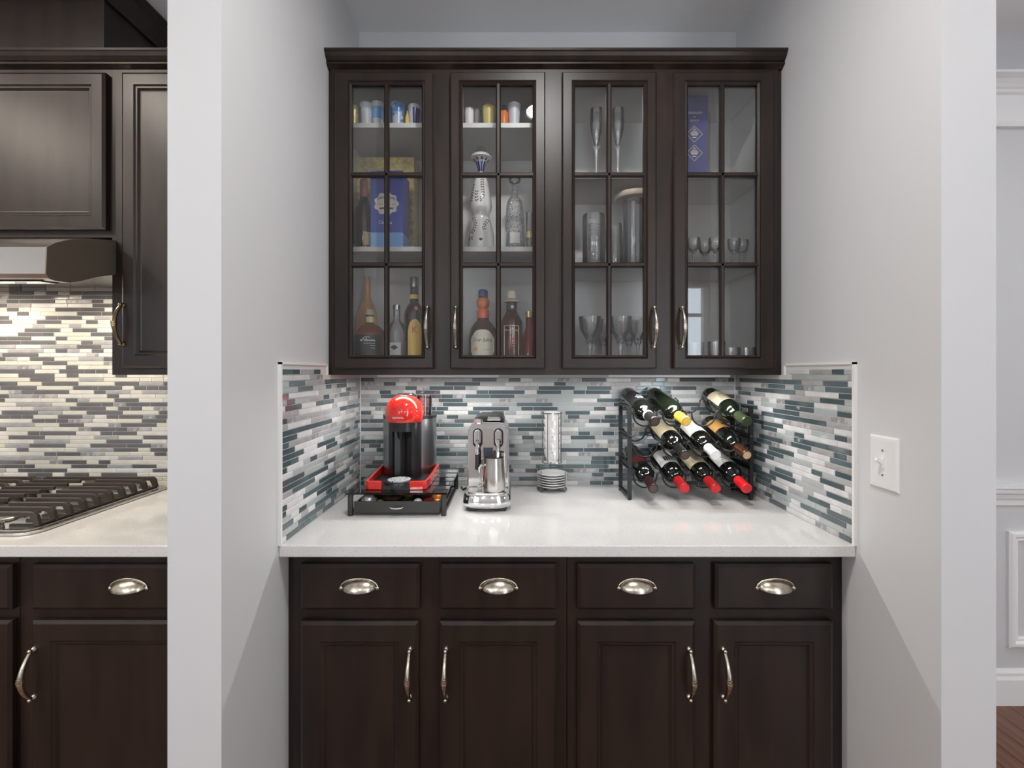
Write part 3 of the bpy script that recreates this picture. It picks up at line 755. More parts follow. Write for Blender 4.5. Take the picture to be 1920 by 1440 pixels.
MB().box(dx0 + 0.0052, dx1 - 0.0052, SY0 + 0.0082, SY1 - 0.0252, dzb + 0.0032, dzb + 0.018).build('capsule_insert', 'black_plastic', drw)
hm = MB(); arc = [((SX0 + SX1) / 2 + 0.021 * math.cos(PI + PI * i / 12), SY0 - 0.002 - 0.004 * math.sin(PI * i / 12), dzb + 0.020 + 0.004 * math.sin(PI + PI * i / 12)) for i in range(13)]
hm.tube(arc, [0.0012 + 0.0018 * math.sin(PI * i / 12) for i in range(13)], 8).build('handle', 'chrome', drw, smooth=True)
def pod(name_label, x_, y_, r, m, up=True):
    h = r * 0.95; z0 = dzb + 0.0182
    pr = [(0, 0), (r * 0.55, 0.0), (r * 0.8, h * 0.3), (r * 0.97, h * 0.75), (r * 1.08, h * 0.8), (r * 1.08, h * 0.84), (r * 0.9, h * 0.86), (0, h * 0.86)]
    if not up: pr = [(0, 0), (r * 1.08, 0), (r * 1.08, h * 0.05), (r * 0.97, h * 0.12), (r * 0.85, h * 0.62), (r * 0.6, h * 0.92), (r * 0.3, h * 1.03), (0, h * 1.05)]
    o = MB().lathe(pr, (x_, y_, z0), 18).build('coffee_capsule', m, smooth=True)
    tag(o, name_label, 'capsule', 'coffee capsules in the stand drawer')
py_ = SY0 + 0.045
for lab, x_, r, m, up in (('silver grey coffee capsule at the far left of the stand drawer', -0.462, 0.027, 'pod_silver', False), ('gold coffee capsule beside the silver one in the stand drawer', -0.425, 0.013, 'pod_gold', False),
                       ('wide brown coffee capsule lying rim up in the stand drawer', -0.381, 0.027, 'pod_brown', True), ('black coffee capsule behind the drawer handle', -0.336, 0.0165, 'pod_dark', True),
                       ('white domed coffee capsule in the stand drawer', -0.302, 0.0155, 'pod_white', False), ('dark red coffee capsule right of the white one', -0.266, 0.0165, 'pod_red', True),
                       ('orange coffee capsule at the right end of the drawer', -0.239, 0.0095, 'pod_orange', False)):
    pod(lab, x_, py_, r, m, up)
for lab, x_, m, up in (('dark coffee capsule in the second drawer row at far left', -0.455, 'pod_dark', False), ('olive coffee capsule in the second drawer row', -0.400, 'pod_olive', False), ('gold coffee capsule in the second drawer row', -0.345, 'pod_gold', True),
                       ('black coffee capsule in the second drawer row', -0.290, 'pod_dark', True), ('copper orange coffee capsule in the second drawer row by the post', -0.245, 'pod_orange', False)):
    pod(lab, x_, SY0 + 0.100, 0.0205, m, up)

# ------------------------------------------------------------------ red coffee machine
MX = -0.372
cmch = thing('coffee_machine', 'red and black domed capsule coffee machine on the glass-topped stand', 'coffee machine', (MX, 1.63, ST))
z0 = ST + 0.0003
MB().prism(rrect(MX - 0.098, MX + 0.098, 1.506, 1.826, 0.03), 'Z', z0, z0 + 0.012).build('base_plate', 'black_plastic', cmch)
def rail(s):
    path = [(MX + s * 0.046, 1.500), (MX + s * 0.088, 1.502), (MX + s * 0.100, 1.512), (MX + s * 0.104, 1.56), (MX + s * 0.106, 1.74)]
    b = MB(); wd = 0.009; h = 0.028; vs = []
    for i, (x_, y_) in enumerate(path):
        a = path[max(i - 1, 0)]; c = path[min(i + 1, len(path) - 1)]
        t = Vector((c[0] - a[0], c[1] - a[1])).normalized(); nrm = Vector((-t.y, t.x)) * (s * wd)
        hh = h + (0.010 if i == 4 else 0)
        vs += [(x_, y_, z0), (x_ + nrm.x, y_ + nrm.y, z0), (x_ + nrm.x, y_ + nrm.y, z0 + hh), (x_, y_, z0 + hh)]
    fs = []
    for i in range(len(path) - 1):
        for k in range(4): fs.append((i * 4 + k, i * 4 + (k + 1) % 4, i * 4 + 4 + (k + 1) % 4, i * 4 + 4 + k))
    e = (len(path) - 1) * 4; fs += [(0, 1, 2, 3), (e, e + 1, e + 2, e + 3)]
    b.add(vs, fs).build('base_rail', 'red_gloss', cmch, bevel=0.002)
rail(1); rail(-1)
MB().lathe([(0, 0), (0.050, 0), (0.050, 0.018), (0.048, 0.021), (0, 0.021)], (MX, 1.553, z0), 28).build('drip_tray', 'black_plastic', cmch, smooth=True)
MB().lathe([(0, 0), (0.038, 0), (0.038, 0.002), (0, 0.002)], (MX, 1.553, z0 + 0.021), 28).build('drip_grid', 'ring_disc', cmch)
# silver rear drum
MB().lathe([(0, 0.012), (0.097, 0.012), (0.097, 0.212), (0, 0.212)], (MX - 0.002, 1.732, z0), 40).build('drum', 'steel_grey', cmch, smooth=True)
MB().lathe([(0, 0.2122), (0.098, 0.2122), (0.098, 0.222), (0.085, 0.224), (0, 0.224)], (MX - 0.002, 1.732, z0), 40).build('drum_lid', 'black_plastic', cmch, smooth=True)
# black column with a slot
col = MB(); R_ = 0.057; cyy = 1.640
col.lathe([(R_, 0.012), (R_, 0.176)], (MX, cyy, z0), 30, a0=-PI / 2 + 0.62, a1=1.5 * PI - 0.62)
col.lathe([(R_, 0.176), (R_, 0.214)], (MX, cyy, z0), 30)
col.build('column', 'black_plastic', cmch, smooth=True)
ins = MB(); sxh = R_ * math.sin(0.62); syf = cyy - R_ * math.cos(0.62)
ins.prism([(MX - sxh, syf), (MX - sxh * 0.9, syf + 0.018), (MX - 0.012, syf + 0.026), (MX, syf + 0.034), (MX + 0.012, syf + 0.026), (MX + sxh * 0.9, syf + 0.018), (MX + sxh, syf), (MX + sxh, syf + 0.05), (MX - sxh, syf + 0.05)], 'Z', z0 + 0.012, z0 + 0.176)
ins.build('slot_liner', 'black_plastic', cmch)
MB().lathe([(0, 0.148), (0.005, 0.148), (0.008, 0.176), (0, 0.176)], (MX - 0.006, cyy - 0.040, z0), 12).build('coffee_spout', 'black_gloss', cmch, smooth=True)
# red dome head
dm = [(0.056, 0.210), (0.060, 0.208), (0.063, 0.214), (0.0655, 0.225), (0.0665, 0.238)]
dm += [(0.0665 * math.cos(a), 0.238 + 0.066 * math.sin(a)) for a in [PI / 2 * i / 12 for i in range(1, 10)]]
dm += [(0.022, 0.301), (0.0, 0.302)]
head = MB().lathe(dm, (MX, 1.632, z0), 40).build('head', 'red_gloss', cmch, smooth=True, angle=50)
MB().lathe([(0, 0.3005), (0.030, 0.3005), (0.028, 0.306), (0, 0.307)], (MX + 0.003, 1.640, z0), 24).build('lever_cap', 'black_plastic', cmch, smooth=True)
text('lettering', 'NESPRESSO', 0.0085, 'white_ink', head, (MX - 0.006, 1.632 - 0.0667, z0 + 0.2255), wrap=0.066)
MB().lathe([(0.0, 0.0), (0.026, 0.0), (0.028, 0.050), (0.026, 0.072), (0.0, 0.074)], (MX + 0.056, 1.705, z0 + 0.2242), 18).build('capsule_bin', 'red_reflection_plastic', cmch, smooth=True)

# ------------------------------------------------------------------ chrome espresso machine + milk jug
EX = -0.077
es = thing('espresso_machine', 'chrome espresso machine with steam wand between red machine and cup stand', 'espresso machine', (EX, 1.65, CT))
for fx in (-0.05, 0.05):
    for fy in (1.535, 1.76):
        MB().prism([(EX + fx - 0.012, 0), (EX + fx + 0.012, 0), (EX + fx + 0.016, 0.013), (EX + fx - 0.016, 0.013)], 'Y', fy - 0.014, fy + 0.014).build('foot', 'black_plastic', es, org=(0, 0, CT + 0.0002))
def dshape(hw, yf, yb, n=16):      # rounded front, square back
    r = hw
    p = [(EX + hw * math.sin(-PI / 2 + PI * i / n), yf + (r * 0.42) * (1 - math.cos(-PI / 2 + PI * i / n))) for i in range(n + 1)]
    return p + [(EX + hw, yb), (EX - hw, yb)]
bs = MB()
rings = [(0.074, 0.012), (0.078, 0.018), (0.080, 0.026), (0.079, 0.033), (0.077, 0.050), (0.074, 0.056)]
n = len(dshape(0.07, 1.5, 1.8)); vs = []; fs = []
for hw, zz in rings: vs += [(x_, y_, CT + zz) for x_, y_ in dshape(hw, 1.582 - hw, 1.80)]
for i in range(len(rings) - 1):
    for k in range(n): fs.append((i * n + k, i * n + (k + 1) % n, (i + 1) * n + (k + 1) % n, (i + 1) * n + k))
fs += [tuple(range(n)), tuple((len(rings) - 1) * n + k for k in range(n))]
bs.add(vs, fs).build('base', 'chrome', es, smooth=True, angle=40)
MB().prism(dshape(0.064, 1.520, 1.61), 'Z', CT + 0.056, CT + 0.0585).build('drip_tray', 'steel', es)
sl = MB()
for yy in (1.545, 1.56, 1.575): sl.box(EX - 0.035, EX - 0.018, yy, yy + 0.004, CT + 0.0585, CT + 0.0590)
sl.build('drip_slots', 'black_plastic', es)
def arch(hw, zb, zt, r, n=8):
    return [(EX - hw * 1.03, zb), (EX + hw * 1.03, zb)] + [(EX + hw - r + r * math.cos(PI / 2 * i / n), zt - r + r * math.sin(PI / 2 * i / n)) for i in range(n + 1)] + \
           [(EX - hw + r + r * math.cos(PI / 2 + PI / 2 * i / n), zt - r + r * math.sin(PI / 2 + PI / 2 * i / n)) for i in range(n + 1)]
MB().prism(arch(0.071, CT + 0.0562, CT + 0.280, 0.034), 'Y', 1.622, 1.797).build('body', 'steel_grey', es, smooth=True)
MB().prism(arch(0.069, CT + 0.0587, CT + 0.278, 0.032), 'Y', 1.606, 1.622).build('front_plate', 'chrome', es, bevel=0.003)
MB().prism([(EX - 0.020, CT + 0.10), (EX + 0.020, CT + 0.10), (EX + 0.020, CT + 0.262), (EX - 0.020, CT + 0.262)], 'Y', 1.6035, 1.606).build('center_panel', 'steel', es)
MB().prism([(EX - 0.016, CT + 0.150), (EX + 0.016, CT + 0.150), (EX + 0.016, CT + 0.195), (EX - 0.016, CT + 0.195)], 'Y', 1.6028, 1.6035).build('display', 'smoke', es)
tp = MB().prism([(EX - 0.058, CT + 0.2802), (EX + 0.058, CT + 0.2802), (EX + 0.050, CT + 0.296), (EX + 0.035, CT + 0.302), (EX - 0.030, CT + 0.302), (EX - 0.050, CT + 0.294)], 'Y', 1.640, 1.785).build('top_cover', 'black_metal', es, bevel=0.004)
MB().prism([(EX - 0.006, CT + 0.285), (EX + 0.044, CT + 0.285), (EX + 0.040, CT + 0.300), (EX - 0.002, CT + 0.300)], 'Y', 1.630, 1.640).build('lid_lever', 'chrome', es, bevel=0.003)
MB().lathe([(0, 0), (0.020, 0), (0.016, 0.012), (0, 0.015)], (EX - 0.036, 1.632, CT + 0.279), 16).build('dial', 'chrome', es, smooth=True)
def capsule_shape(cx, w_, zb, zt, n=8):
    return [(cx + w_ * math.cos(PI * i / n), zt - w_ + w_ * math.sin(PI * i / n)) for i in range(n + 1)] + [(cx + w_ * math.cos(PI + PI * i / n), zb + w_ + w_ * math.sin(PI + PI * i / n)) for i in range(n + 1)]
for s in (-1, 1):
    cx = EX + s * 0.036
    q = MB().prism(capsule_shape(cx, 0.0165, CT + 0.195, CT + 0.262), 'Y', 1.6025, 1.606).build('lever_recess', 'black_plastic', es)
    MB().prism(capsule_shape(cx, 0.012, CT + 0.205, CT + 0.258), 'Y', 1.588, 1.6025).build('lever_boss', 'chrome', q, bevel=0.004)
MB().tube([(EX - 0.036, 1.585, CT + 0.220), (EX - 0.035, 1.572, CT + 0.205), (EX - 0.034, 1.566, CT + 0.180)], [0.006, 0.0065, 0.0065], 10).build('spout_arm', 'chrome', es, smooth=True)
MB().tube([(EX - 0.034, 1.566, CT + 0.182), (EX - 0.034, 1.564, CT + 0.178), (EX - 0.034, 1.560, CT + 0.130), (EX - 0.034, 1.560, CT + 0.126)], [0.004, 0.0075, 0.0078, 0.004], 12).build('arm_grip', 'black_plastic', es, smooth=True)
MB().tube([(EX + 0.036, 1.588, CT + 0.222), (EX + 0.036, 1.575, CT + 0.205), (EX + 0.035, 1.567, CT + 0.190), (EX + 0.034, 1.562, CT + 0.165), (EX + 0.034, 1.560, CT + 0.135)], [0.008, 0.0085, 0.0078, 0.0058, 0.0052], 10).build('steam_wand', 'chrome', es, smooth=True)
MB().lathe([(0, 0), (0.011, 0), (0.010, 0.008), (0, 0.008)], (EX + 0.0715, 1.70, CT + 0.10), 16, axis='X').build('side_knob', 'black_plastic', es, smooth=True)
MB().tube([(EX - 0.06, 1.80, CT + 0.035), (EX - 0.08, 1.81, CT + 0.010), (EX - 0.105, 1.78, CT + 0.005), (EX - 0.115, 1.82, CT + 0.005)], 0.004, 8).build('power_cord', 'black_plastic', es, smooth=True)
jx, jy = EX + 0.022, 1.556
jg = thing('milk_jug', 'brushed stainless milk jug standing on the espresso machine drip tray', 'jug', (jx, jy, CT + 0.0592))
jp = [(0, 0), (0.034, 0), (0.0370, 0.003), (0.0380, 0.015), (0.0372, 0.055), (0.0345, 0.085), (0.0340, 0.112), (0.0330, 0.112), (0.0333, 0.085), (0.036, 0.055), (0.036, 0.004), (0, 0.004)]
MB().lathe(jp, (jx, jy, CT + 0.0592), 32).build('vessel', 'steel', jg, smooth=True)
MB().tube([(jx - 0.030, jy - 0.010, CT + 0.0592 + 0.085), (jx - 0.040, jy - 0.016, CT + 0.0592 + 0.088), (jx - 0.048, jy - 0.020, CT + 0.0592 + 0.080), (jx - 0.045, jy - 0.020, CT + 0.0592 + 0.045), (jx - 0.038, jy - 0.018, CT + 0.0592 + 0.030), (jx - 0.030, jy - 0.014, CT + 0.0592 + 0.028)], 0.0035, 8).build('handle', 'steel', jg, smooth=True)

# ------------------------------------------------------------------ espresso cup stand with cups and saucers
KXc, KYc = 0.161, 1.795
ks = thing('cup_stand', 'thin wire stand holding stacked espresso cups and saucers', 'stand', (KXc, KYc, CT))
wr_ = MB()
def ring(r, z_, n=28): return [(KXc + r * math.cos(2 * PI * i / n), KYc + r * math.sin(2 * PI * i / n), z_) for i in range(n)]
wr_.tube(ring(0.056, CT + 0.006), 0.0018, 6, closed=True); wr_.tube(ring(0.030, CT + 0.006), 0.0016, 6, closed=True)
for k in range(4):
    a = PI / 4 + k * PI / 2; c, s = math.cos(a), math.sin(a)
    wr_.tube([(KXc + 0.030 * c, KYc + 0.030 * s, CT + 0.006), (KXc + 0.064 * c, KYc + 0.064 * s, CT + 0.003), (KXc + 0.0645 * c, KYc + 0.0645 * s, CT + 0.010), (KXc + 0.0645 * c, KYc + 0.0645 * s, CT + 0.083)], 0.0015, 6)
wr_.build('saucer_cage', 'wire', ks, smooth=True)
wr2 = MB(); wr2.tube(ring(0.0385, CT + 0.108), 0.0015, 6, closed=True); wr2.tube(ring(0.0385, CT + 0.298), 0.0015, 6, closed=True)
for a in (-PI / 2 + 0.62, -PI / 2 - 0.55, 0.35, PI - 0.35, PI / 2):
    c, s = math.cos(a), math.sin(a)
    wr2.tube([(KXc + 0.0385 * c, KYc + 0.0385 * s, CT + 0.108), (KXc + 0.0385 * c, KYc + 0.0385 * s, CT + 0.298)], 0.0015, 6)
wr2.tube([(KXc, KYc + 0.0385, CT + 0.108), (KXc, KYc + 0.050, CT + 0.090), (KXc, KYc + 0.056, CT + 0.070), (KXc, KYc + 0.056, CT + 0.006)], 0.0018, 6)
wr2.build('cup_cage', 'wire', ks, smooth=True)
sp = [(0, 0), (0.026, 0), (0.028, 0.003), (0.045, 0.007), (0.0575, 0.0125), (0.0575, 0.0142), (0.045, 0.0095), (0.028, 0.0055), (0, 0.0045)]
SM = MB().lathe(sp, (0, 0, 0), 36).mesh('saucer', 'porcelain', True, 50)
posn = ['bottom', 'second', 'third', 'fourth', 'fifth', 'top']
for k in range(6):
    o = obj('saucer', SM, None, (KXc, KYc, CT + 0.0080 + k * 0.0093))
    tag(o, ('white espresso saucer, %s of the stack in the wire stand' % posn[k]) if k in (0, 5) else 'white espresso saucer, %s from the bottom in the wire stand' % posn[k], 'saucer', 'stacked saucers')
cpf = [(0, 0), (0.017, 0), (0.018, 0.002), (0.024, 0.012), (0.030, 0.030), (0.0325, 0.050), (0.0315, 0.050), (0.029, 0.031), (0.022, 0.014), (0.016, 0.005), (0, 0.004)]
CUPM = MB().lathe(cpf, (0, 0, 0), 28).mesh('bowl', 'porcelain', True, 50)
HM = MB().tube([(0.001, -0.028, 0.040), (0.002, -0.042, 0.044), (0.002, -0.049, 0.034), (0.002, -0.046, 0.022), (0.001, -0.036, 0.014), (0, -0.022, 0.012)], 0.0052, 8).mesh('handle', 'porcelain', True)
for k in range(6):
    zz = CT + 0.110 + k * 0.0285
    t = thing('espresso_cup', ('white espresso cup, %s of the tall stack in the wire stand' % posn[k]) if k in (0, 5) else 'white espresso cup, %s from the bottom in the wire stand' % posn[k], 'cup', (KXc, KYc, zz), 'stacked espresso cups')
    obj('bowl', CUPM, t, (KXc, KYc, zz)); h = obj('handle', HM, t, (KXc, KYc, zz)); h.rotation_euler = (0, 0, 0.06 * (-1) ** k)

# ------------------------------------------------------------------ wine rack and bottles
RX_0, RX_1, RYF, RYB = 0.425, 0.857, 1.655, 1.790
rk = thing('wine_rack', 'black metal three-tier wine rack in the counter corner', 'wine rack', ((RX_0 + RX_1) / 2, (RYF + RYB) / 2, CT))
TP = 0.1125
SLOTS = [0.480, 0.5845, 0.689, 0.7935]
for tier in range(3):
    zb = CT + 0.010 + tier * 0.1095; zt = zb + 0.1055
    for xx in (RX_0, RX_1):
        b = MB(); hw = 0.0065
        b.box(xx - hw, xx + hw, RYF - 0.006, RYF + 0.006, zb, zt).box(xx - hw, xx + hw, RYB - 0.006, RYB + 0.006, zb, zt)
        b.box(xx - hw, xx + hw, RYF + 0.006, RYB - 0.006, zb, zb + 0.006).box(xx - hw, xx + hw, RYF + 0.006, RYB - 0.006, zt - 0.006, zt)
        b.build('side_frame', 'black_metal', rk)
    for yy, lift in ((RYF, 0.034), (RYB, 0.070)):
        pts = [(RX_0, yy, zb + lift + 0.050)]
        for sx_ in SLOTS:
            for i in range(13):
                a = PI * i / 12
                pts.append((sx_ - 0.0425 * math.cos(a), yy, zb + lift + 0.046 * (1 - math.sin(a) ** 0.9)))
            if sx_ != SLOTS[-1]: pts.append((sx_ + 0.05225, yy, zb + lift + 0.056))
        pts.append((RX_1, yy, zb + lift + 0.050))
        MB().tube(pts, 0.0030, 8).build('wave_wire', 'black_metal', rk, smooth=True, angle=80)
for xx in (RX_0, RX_1):
    for yy in (RYF, RYB):
        MB().lathe([(0, 0.0002), (0.006, 0.0005), (0.0075, 0.005), (0.005, 0.010), (0, 0.010)], (xx, yy, CT), 12).build('foot', 'black_plastic', rk, smooth=True)
        for tier in (1, 2):
            MB().ball((xx, yy - 0.006 if yy == RYF else yy, CT + 0.010 + tier * 0.1095 - 0.002), 0.0052, 10).build('connector', 'black_plastic', rk, smooth=True)
def bottle_prof():
    return [(0, 0.004), (0.025, 0.0), (0.034, 0.001), (0.0372, 0.006), (0.0375, 0.02), (0.0375, 0.175), (0.0365, 0.188), (0.033, 0.200), (0.026, 0.212), (0.019, 0.222), (0.0155, 0.232), (0.0148, 0.250), (0.0146, 0.290), (0.0155, 0.291), (0.0155, 0.298), (0, 0.298)]
BM = {m: MB().lathe(bottle_prof(), (0, 0, 0), 32).mesh('glass', m, True, 60) for m in ('bottle_black', 'bottle_green')}
def capsule_mesh(m, z0_=0.236): return MB().lathe([(0.0162, z0_), (0.0166, z0_ + 0.004), (0.0165, 0.287), (0.0174, 0.289), (0.0174, 0.298), (0.0165, 0.3005), (0, 0.3005)], (0, 0, 0), 20).mesh('capsule', m, True, 45)
def label_mesh(m, z0_, z1_, half, ctr=PI / 2): return MB().lathe([(0.0379, z0_), (0.0379, z1_)], (0, 0, 0), 18, a0=ctr - half, a1=ctr + half).mesh('label', m, True)
def wine(label, tier, slot, glass, cap, capend, lab, group='wine bottles in the rack', yaw=0.0, roll=0.0, dy=0.0, extra=None):
    tilt = 0.235
    tip = Vector((SLOTS[slot] + yaw * 0.08, 1.556 + dy, 0.980 + tier * TP))
    d = Vector((yaw, -math.cos(tilt), -math.sin(tilt))).normalized()
    t = thing('wine_bottle', label, 'bottle', tip - d * 0.300, group)
    t.rotation_mode = 'QUATERNION'; t.rotation_quaternion = Vector((0, 0, 1)).rotation_difference(d)
    def child(nm, me, rot=0.0):
        o = bpy.data.objects.new(nm, me); COL.objects.link(o); o.parent = t; o.rotation_euler = (0, 0, rot); ORI[o] = Vector(); return o
    child('glass', BM[glass])
    c = child('capsule', capsule_mesh(cap))
    if capend:
        o = bpy.data.objects.new('capsule_top', MB().lathe([(0, 0.301), (0.0135, 0.301), (0.0125, 0.3018), (0, 0.3018)], (0, 0, 0), 16).mesh('capsule_top', capend)); COL.objects.link(o); o.parent = c
    if lab:
        m, a, b_, half = lab
        L = child('label', label_mesh(m, a, b_, half), roll)
        if extra:
            for (em, za, zb2, hf, ct) in extra:
                o = bpy.data.objects.new('label_print', MB().lathe([(0.03815, za), (0.03815, zb2)], (0, 0, 0), 10, a0=PI / 2 + ct - hf, a1=PI / 2 + ct + hf).mesh('label_print', em, True)); COL.objects.link(o); o.parent = L
    return t
wine('dark wine bottle with a maroon capsule in the rack bottom tier at far left', 0, 0, 'bottle_black', 'cap_maroon', 'cork_grey', ('paper_black', 0.05, 0.165, 1.2), extra=[('paper_red', 0.11, 0.16, 0.9, 0)])
wine('wine bottle with a red capsule and a white label striped in black', 0, 1, 'bottle_black', 'cap_red_dark', 'cap_red', ('paper_white', 0.06, 0.168, 1.25), extra=[('black_ink', 0.115 , 0.150, 0.07, -0.55 + 0.2 * k) for k in range(6)])
wine('wine bottle with a red capsule and a cream label in the bottom tier', 0, 2, 'bottle_black', 'cap_red_dark', 'cap_red', ('paper_cream', 0.06, 0.170, 1.3), roll=0.1, extra=[('paper_tan', 0.110, 0.150, 0.30, 0.05)])
wine('wine bottle with a scarlet capsule and a grey white label at the bottom right', 0, 3, 'bottle_black', 'cap_scarlet', 'cap_red', ('paper_white', 0.06, 0.165, 1.2), extra=[('paper_tan', 0.125, 0.132, 0.45, 0), ('black_ink', 0.140, 0.143, 0.5, 0)])
wine('wine bottle with a black capsule and a cream label in the middle tier', 1, 1, 'bottle_black', 'cap_black', 'cork_grey', ('paper_cream', 0.055, 0.162, 1.35), roll=0.1, yaw=0.02, extra=[('paper_tan', 0.105, 0.130, 0.25, -0.2)])
wine('wine bottle with a white capsule and a white label in the middle tier', 1, 2, 'bottle_black', 'cap_white', 'cap_white', ('paper_white', 0.06, 0.165, 1.3), extra=[('paper_tan', 0.08, 0.083, 0.9, 0)])
wine('wine bottle with a brown capsule, tan cork end and an orange gold label', 1, 3, 'bottle_black', 'cap_brown', 'cork_tan', ('paper_orange', 0.045, 0.130, 1.2), extra=[('black_ink', 0.085, 0.100, 0.16, -0.15), ('black_ink', 0.078, 0.088, 0.06, -0.28)])
wine('wine bottle with a white neck ring and black label in the top tier', 2, 0, 'bottle_black', 'cap_black', 'cork_grey', ('paper_black', 0.06, 0.165, 1.25), yaw=0.06, extra=[('white_ink', 0.125, 0.130, 0.45, 0), ('white_ink', 0.140, 0.144, 0.3, 0.1), ('white_ink', 0.112, 0.115, 0.35, -0.1)])
nr = MB().lathe([(0.0175, 0.228), (0.0182, 0.230), (0.0182, 0.239), (0.0175, 0.241)], (0, 0, 0), 18).mesh('neck_ring', 'cap_white', True)
o = bpy.data.objects.new('neck_ring', nr); COL.objects.link(o); o.parent = [q for q in bpy.data.objects if q.name.startswith('wine_bottle')][-1]
wine('plain dark green wine bottle with a yellow capsule on the top tier', 2, 1, 'bottle_green', 'cap_yellow', 'label_yellow', None, yaw=0.07)
wine('wine bottle with a dark green capsule and tan script label on the top tier', 2, 3, 'bottle_green', 'cap_green', 'cap_green', ('paper_tan', 0.06, 0.160, 1.3), extra=[('black_ink', 0.09 + 0.014 * k, 0.094 + 0.014 * k, 0.5, -0.2 + 0.1 * k) for k in range(5)])

# ------------------------------------------------------------------ things inside the liquor cabinet
def lt(name, prof, x_, y_, z_, m, n=28, parent=None, sx=1.0, sy=1.0, angle=45):
    return MB().lathe(prof, (x_, y_, z_), n, sx=sx, sy=sy).build(name, m, parent, smooth=True, angle=angle)
def cyl(r, a, b_): return [(0, a), (r, a), (r, b_), (0, b_)]
def shell(rb, rt, h, t=0.002): return [(0, 0), (rb, 0), (rt, h), (rt - t, h), (rb - t, 0.006), (0, 0.006)]
# top shelf: shot glasses
z = SH_A[0] + 0.0003; ys = 1.632
for lab, px_, rt, h, m in (('gold painted shot glass at the far left of the top shelf', 664, 0.018, 0.072, 'gold_foil'), ('frosted pale blue shot glass, left of the taller blue-banded one', 687, 0.0235, 0.079, 'frost_white'),
                    ('tall frosted shot glass with a blue band on the top shelf', 708.5, 0.0225, 0.083, 'frost_white'), ('blue and white patterned shot glass in the middle of the top shelf', 746, 0.0250, 0.079, 'blue_glaze_pattern'),
                    ('frosted shot glass with a blue side at the right of the first door', 777, 0.0225, 0.073, 'frost_white'), ('small white china cup on the top shelf behind the second door', 880, 0.019, 0.062, 'porcelain'),
                    ('clear shot glass between the white cup and yellow glass', 894, 0.014, 0.060, 'clear_glass'), ('shot glass with a yellow pattern on the top shelf', 916, 0.0235, 0.068, 'yellow_glaze'),
                    ('plain frosted shot glass at the right of the second door', 964, 0.0235, 0.078, 'frost_white')):
    x_ = X(px_, ys)
    o = tag(lt('shot_glass', shell(rt * 0.76, rt, h), x_, ys, z, m), lab, 'shot glass', 'shot glasses on the top shelf')
    if 'blue-banded' in lab: MB().lathe([(rt * 0.80 + 0.0004, 0.01), (rt * 0.965, h * 0.82)], (x_, ys, z), 10, a0=PI, a1=PI + 1.0).build('colour_patch', 'sky_glaze', o, smooth=True)
    if 'with a blue band' in lab: MB().lathe([(rt * 0.84 + 0.0004, h * 0.30), (rt * 0.955 + 0.0004, h * 0.78)], (x_, ys, z), 24).build('blue_band', 'sky_glaze', o, smooth=True)
    if 'blue side' in lab: MB().lathe([(rt * 0.79 + 0.0004, h * 0.10), (rt * 0.96 + 0.0004, h * 0.82)], (x_, ys, z), 10, a0=-PI / 2 - 0.1, a1=-PI / 2 + 1.2).build('colour_patch', 'cobalt', o, smooth=True)
    if 'yellow' in lab and 'pattern' in lab: lt('rim', [(rt - 0.001, h), (rt + 0.0005, h + 0.006), (rt - 0.001, h + 0.006)], x_, ys, z, 'clear_glass', parent=o)
x_ = X(764, ys)
mb_ = thing('miniature_bottle', 'tiny yellow miniature bottle between two blue shot glasses', 'bottle', (x_, ys, z))
lt('bottle', [(0, 0), (0.008, 0), (0.0085, 0.004), (0.0085, 0.034), (0.005, 0.044), (0.004, 0.048), (0, 0.048)], x_, ys, z, 'label_yellow', parent=mb_); lt('cap', cyl(0.0042, 0.0482, 0.058), x_, ys, z, 'gold_foil', parent=mb_)
x_ = X(945, ys)
mb_ = thing('miniature_bottle', 'small orange jar bottle beside the plain frosted shot glass', 'bottle', (x_, ys, z))
lt('bottle', [(0, 0), (0.015, 0), (0.016, 0.004), (0.016, 0.046), (0.010, 0.058), (0, 0.058)], x_, ys, z, 'orange', parent=mb_); lt('cap', cyl(0.008, 0.0582, 0.075), x_, ys, z, 'steel_grey', parent=mb_)
# middle shelf
z = SH_A[1] + 0.0003
gb = thing('gift_box', 'tall gold textured gift box standing behind the blue box', 'box', (-0.474, 1.80, z))
MB().box(-0.583, -0.366, 1.762, 1.838, z, 2.187).build('carton', 'gold_foil', gb, bevel=0.001)
bbx = thing('gift_box', 'royal blue bottle box with a cream emblem and light blue base', 'box', (-0.432, 1.66, z))
bx0, bx1, by0 = X(695, 1.615), X(755.5, 1.615), 1.615
carton = MB().box(bx0, bx1, by0, 1.715, z + 0.052, Z(320, by0)).build('carton', 'box_blue', bbx)
MB().box(bx0 - 0.0008, bx1 + 0.0008, by0 - 0.0008, 1.7158, z, z + 0.052).build('carton_base', 'box_sky', bbx)
ex, ez = X(724.5, by0), Z(382, by0)
bd = MB(); pts = []
for i in range(72):
    a = 2 * PI * i / 72; r = 0.0385 + 0.0030 * math.cos(9 * a)
    pts.append((ex + r * math.cos(a) * 1.06, ez + r * math.sin(a)))
badge = bd.prism(pts, 'Y', by0 - 0.0008, by0).build('badge', 'badge_cream', carton)
pr = MB()
for rr, z1_, z2_ in ((0.030, 0.013, 0.020), (0.024, -0.020, -0.014)):
    n_ = 14; vs = []
    for i in range(n_ + 1):
        xx = -rr + 2 * rr * i / n_; bow = 0.006 * (1 - (xx / rr) ** 2) * (1 if z1_ > 0 else 0.25)
        vs += [(ex + xx, by0 - 0.0012, ez + z1_ + bow), (ex + xx, by0 - 0.0012, ez + z2_ + bow)]
    pr.add(vs, [(2 * i, 2 * i + 1, 2 * i + 3, 2 * i + 2) for i in range(n_)])
